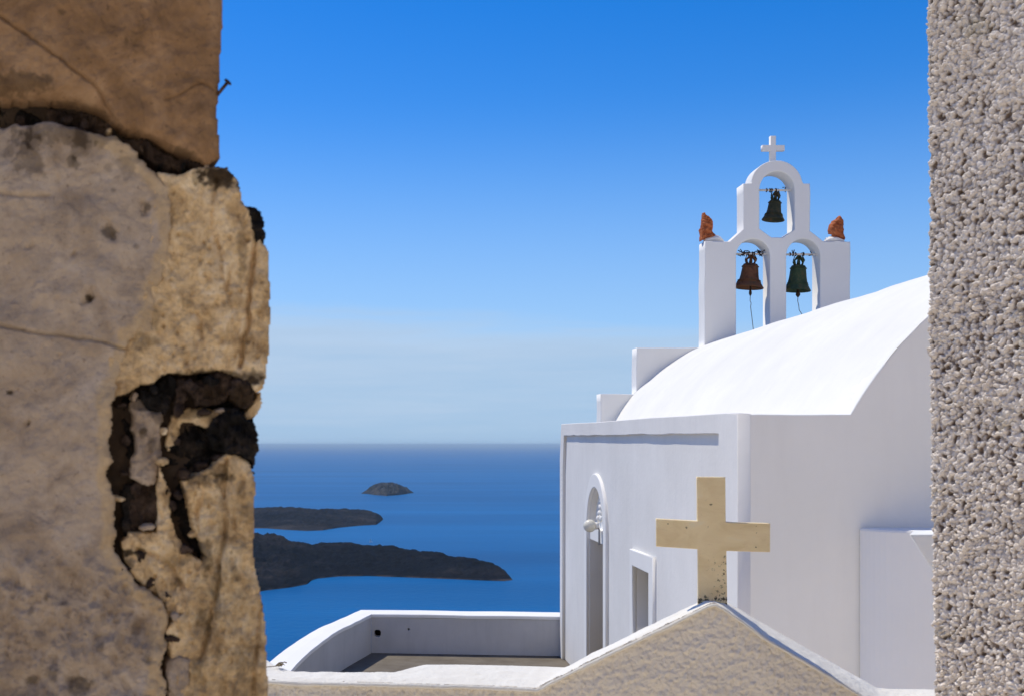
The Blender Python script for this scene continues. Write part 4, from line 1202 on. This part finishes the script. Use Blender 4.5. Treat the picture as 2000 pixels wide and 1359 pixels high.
# nail in the upper block
nail = bmesh.new()
p0, p1 = P(418, 194, YW+0.012), P(444.5, 161.5, YW+0.004)
tube(nail, [p0, p1], 0.0028, 10)
dr = (p1-p0).normalized()
tube(nail, [p1-dr*0.001, p1+dr*0.0015, p1+dr*0.003], [0.0062,0.0066,0.0050], 12)
tag(bm_obj('nail', nail, M_IRON, None, True), 'dark iron nail sticking out of the old wall against the sky', 'nail')

# ------------------------------------------------------------------ rough-cast wall on the right
rw = empty('rough_cast_wall', (2.2, 3.5, 0))
tag(rw, 'beige rough cast wall with coarse pebbly surface at the right', 'wall')
RN = Vector((-0.85, -0.527, 0)).normalized()          # the wall runs obliquely past the viewer, sun grazing it
RD = Vector((-RN.y, RN.x, 0)); RD = RD if RD.x > 0 else -RD   # along the wall, towards the right
RO = Vector((1.637, 3.40, 0))                          # far corner of the wall
def rq(px, py):
    k = (px-CX)/F
    u = (k*RO.y-RO.x)/(RD.x-k*RD.y)
    Yp = RO.y+u*RD.y
    return (u, EYE+(CY-py)*Yp/F)
rp = [rq(*p) for p in ((1811,-200),(1812,0),(1813,200),(1814,400),(1815,600),(1817,800),(1820,1000),(1824,1180),(1829,1359),(1833,1560))]
rp += [(0.75, rp[-1][1]), (0.75, rp[0][1])]
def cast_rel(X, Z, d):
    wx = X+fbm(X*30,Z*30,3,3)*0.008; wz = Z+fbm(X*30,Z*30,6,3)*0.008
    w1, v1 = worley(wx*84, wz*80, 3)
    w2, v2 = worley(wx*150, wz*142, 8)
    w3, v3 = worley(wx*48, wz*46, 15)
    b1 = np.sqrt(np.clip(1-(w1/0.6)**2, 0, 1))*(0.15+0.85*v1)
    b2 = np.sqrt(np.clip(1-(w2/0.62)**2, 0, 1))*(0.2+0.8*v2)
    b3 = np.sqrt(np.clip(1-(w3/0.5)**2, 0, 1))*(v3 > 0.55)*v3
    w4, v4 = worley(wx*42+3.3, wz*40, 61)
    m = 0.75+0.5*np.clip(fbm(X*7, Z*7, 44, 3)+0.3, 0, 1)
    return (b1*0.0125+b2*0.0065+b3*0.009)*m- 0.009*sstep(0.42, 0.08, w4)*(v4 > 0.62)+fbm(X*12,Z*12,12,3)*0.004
def rxf(V):
    return np.stack([RO.x+V[:,0]*RD.x-V[:,1]*RN.x, RO.y+V[:,0]*RD.y-V[:,1]*RN.y, V[:,2]], -1)
face_piece('rough_face', rp, M_STUCCO, rw, 0.0019, 0.014, lambda x: 0*x, cast_rel, 0.05, 0.006, 90, 9, {'relief_shade': lambda X, Z, d: np.clip((cast_rel(X, Z, d)+0.004)/0.017, 0, 1)}, 0.25, rxf)
def rpl(u, w): return (RO.x+u*RD.x-w*RN.x, RO.y+u*RD.y-w*RN.y)
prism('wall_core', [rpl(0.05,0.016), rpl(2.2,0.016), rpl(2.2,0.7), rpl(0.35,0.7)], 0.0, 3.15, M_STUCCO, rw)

# ------------------------------------------------------------------ sailing boat far out, behind the near island
bt = sea_pt(0, 1058.0)
bp = Vector(((724.5-CX)*bt/F, bt, ZS-bt*bt/2/RE))
boat = empty('sailing_boat', bp)
tag(boat, 'tiny white sailing boat on the sea behind the near lava island', 'boat')
hullV = [(-5,0,0.9),(-4.6,-1.3,1.0),(0,-1.7,0.9),(4,-0.9,1.1),(6,0,1.3),(4,0.9,1.1),(0,1.7,0.9),(-4.6,1.3,1.0),(-4.2,-0.9,-0.3),(0,-1.1,-0.4),(5,0,-0.2),(0,1.1,-0.4),(-4.2,0.9,-0.3)]
hf = [(0,1,2,3,4,5,6,7),(1,8,9,2),(2,9,10,3),(3,10,4),(4,10,5),(5,10,11,6),(6,11,12,7),(7,12,8,1,0),(8,12,11,10,9)]
mesh('hull', [bp+Vector(v) for v in hullV], hf, M_WPAINT, boat)
bm = bmesh.new(); tube(bm, [bp+Vector((0.5,0,0.6)), bp+Vector((0.5,0,11))], [0.12,0.07], 8); bm_obj('mast', bm, M_WPAINT, boat)
sv = [(0.35,0.05,2.2),(-4.2,0.5,2.0),(0.35,0.05,10.6),(0.35,-0.05,2.2),(-4.2,0.4,2.0),(0.35,-0.05,10.6)]
mesh('sail', [bp+Vector(v) for v in sv], [(0,2,1),(3,4,5),(0,1,4,3),(1,2,5,4),(2,0,3,5)], M_WPAINT, boat)

# ------------------------------------------------------------------ sea haze
HZ = 152000.0
hm = bpy.data.materials.new('haze_air')
hm.use_nodes = True
hn = hm.node_tree
for n in list(hn.nodes): hn.nodes.remove(n)
ho = hn.nodes.new('ShaderNodeOutputMaterial')
pv = hn.nodes.new('ShaderNodeVolumePrincipled')
pv.inputs['Color'].default_value = (0.72,0.90,1.0,1)
pv.inputs['Density'].default_value = 2.3e-5
pv.inputs['Anisotropy'].default_value = 0.0
pv.inputs['Density Attribute'].default_value = ''
pv.inputs['Color Attribute'].default_value = ''
pv.inputs['Temperature Attribute'].default_value = ''
hn.links.new(pv.outputs[0], ho.inputs['Volume'])
try: hm.cycles.homogeneous_volume = True
except Exception: pass
hb = box('haze', -HZ, HZ, -HZ, HZ, ZS-HZ*HZ/RE-10, 46.0, hm)
hb['kind'] = 'stuff'
hb['label'] = 'pale sea haze in the air'
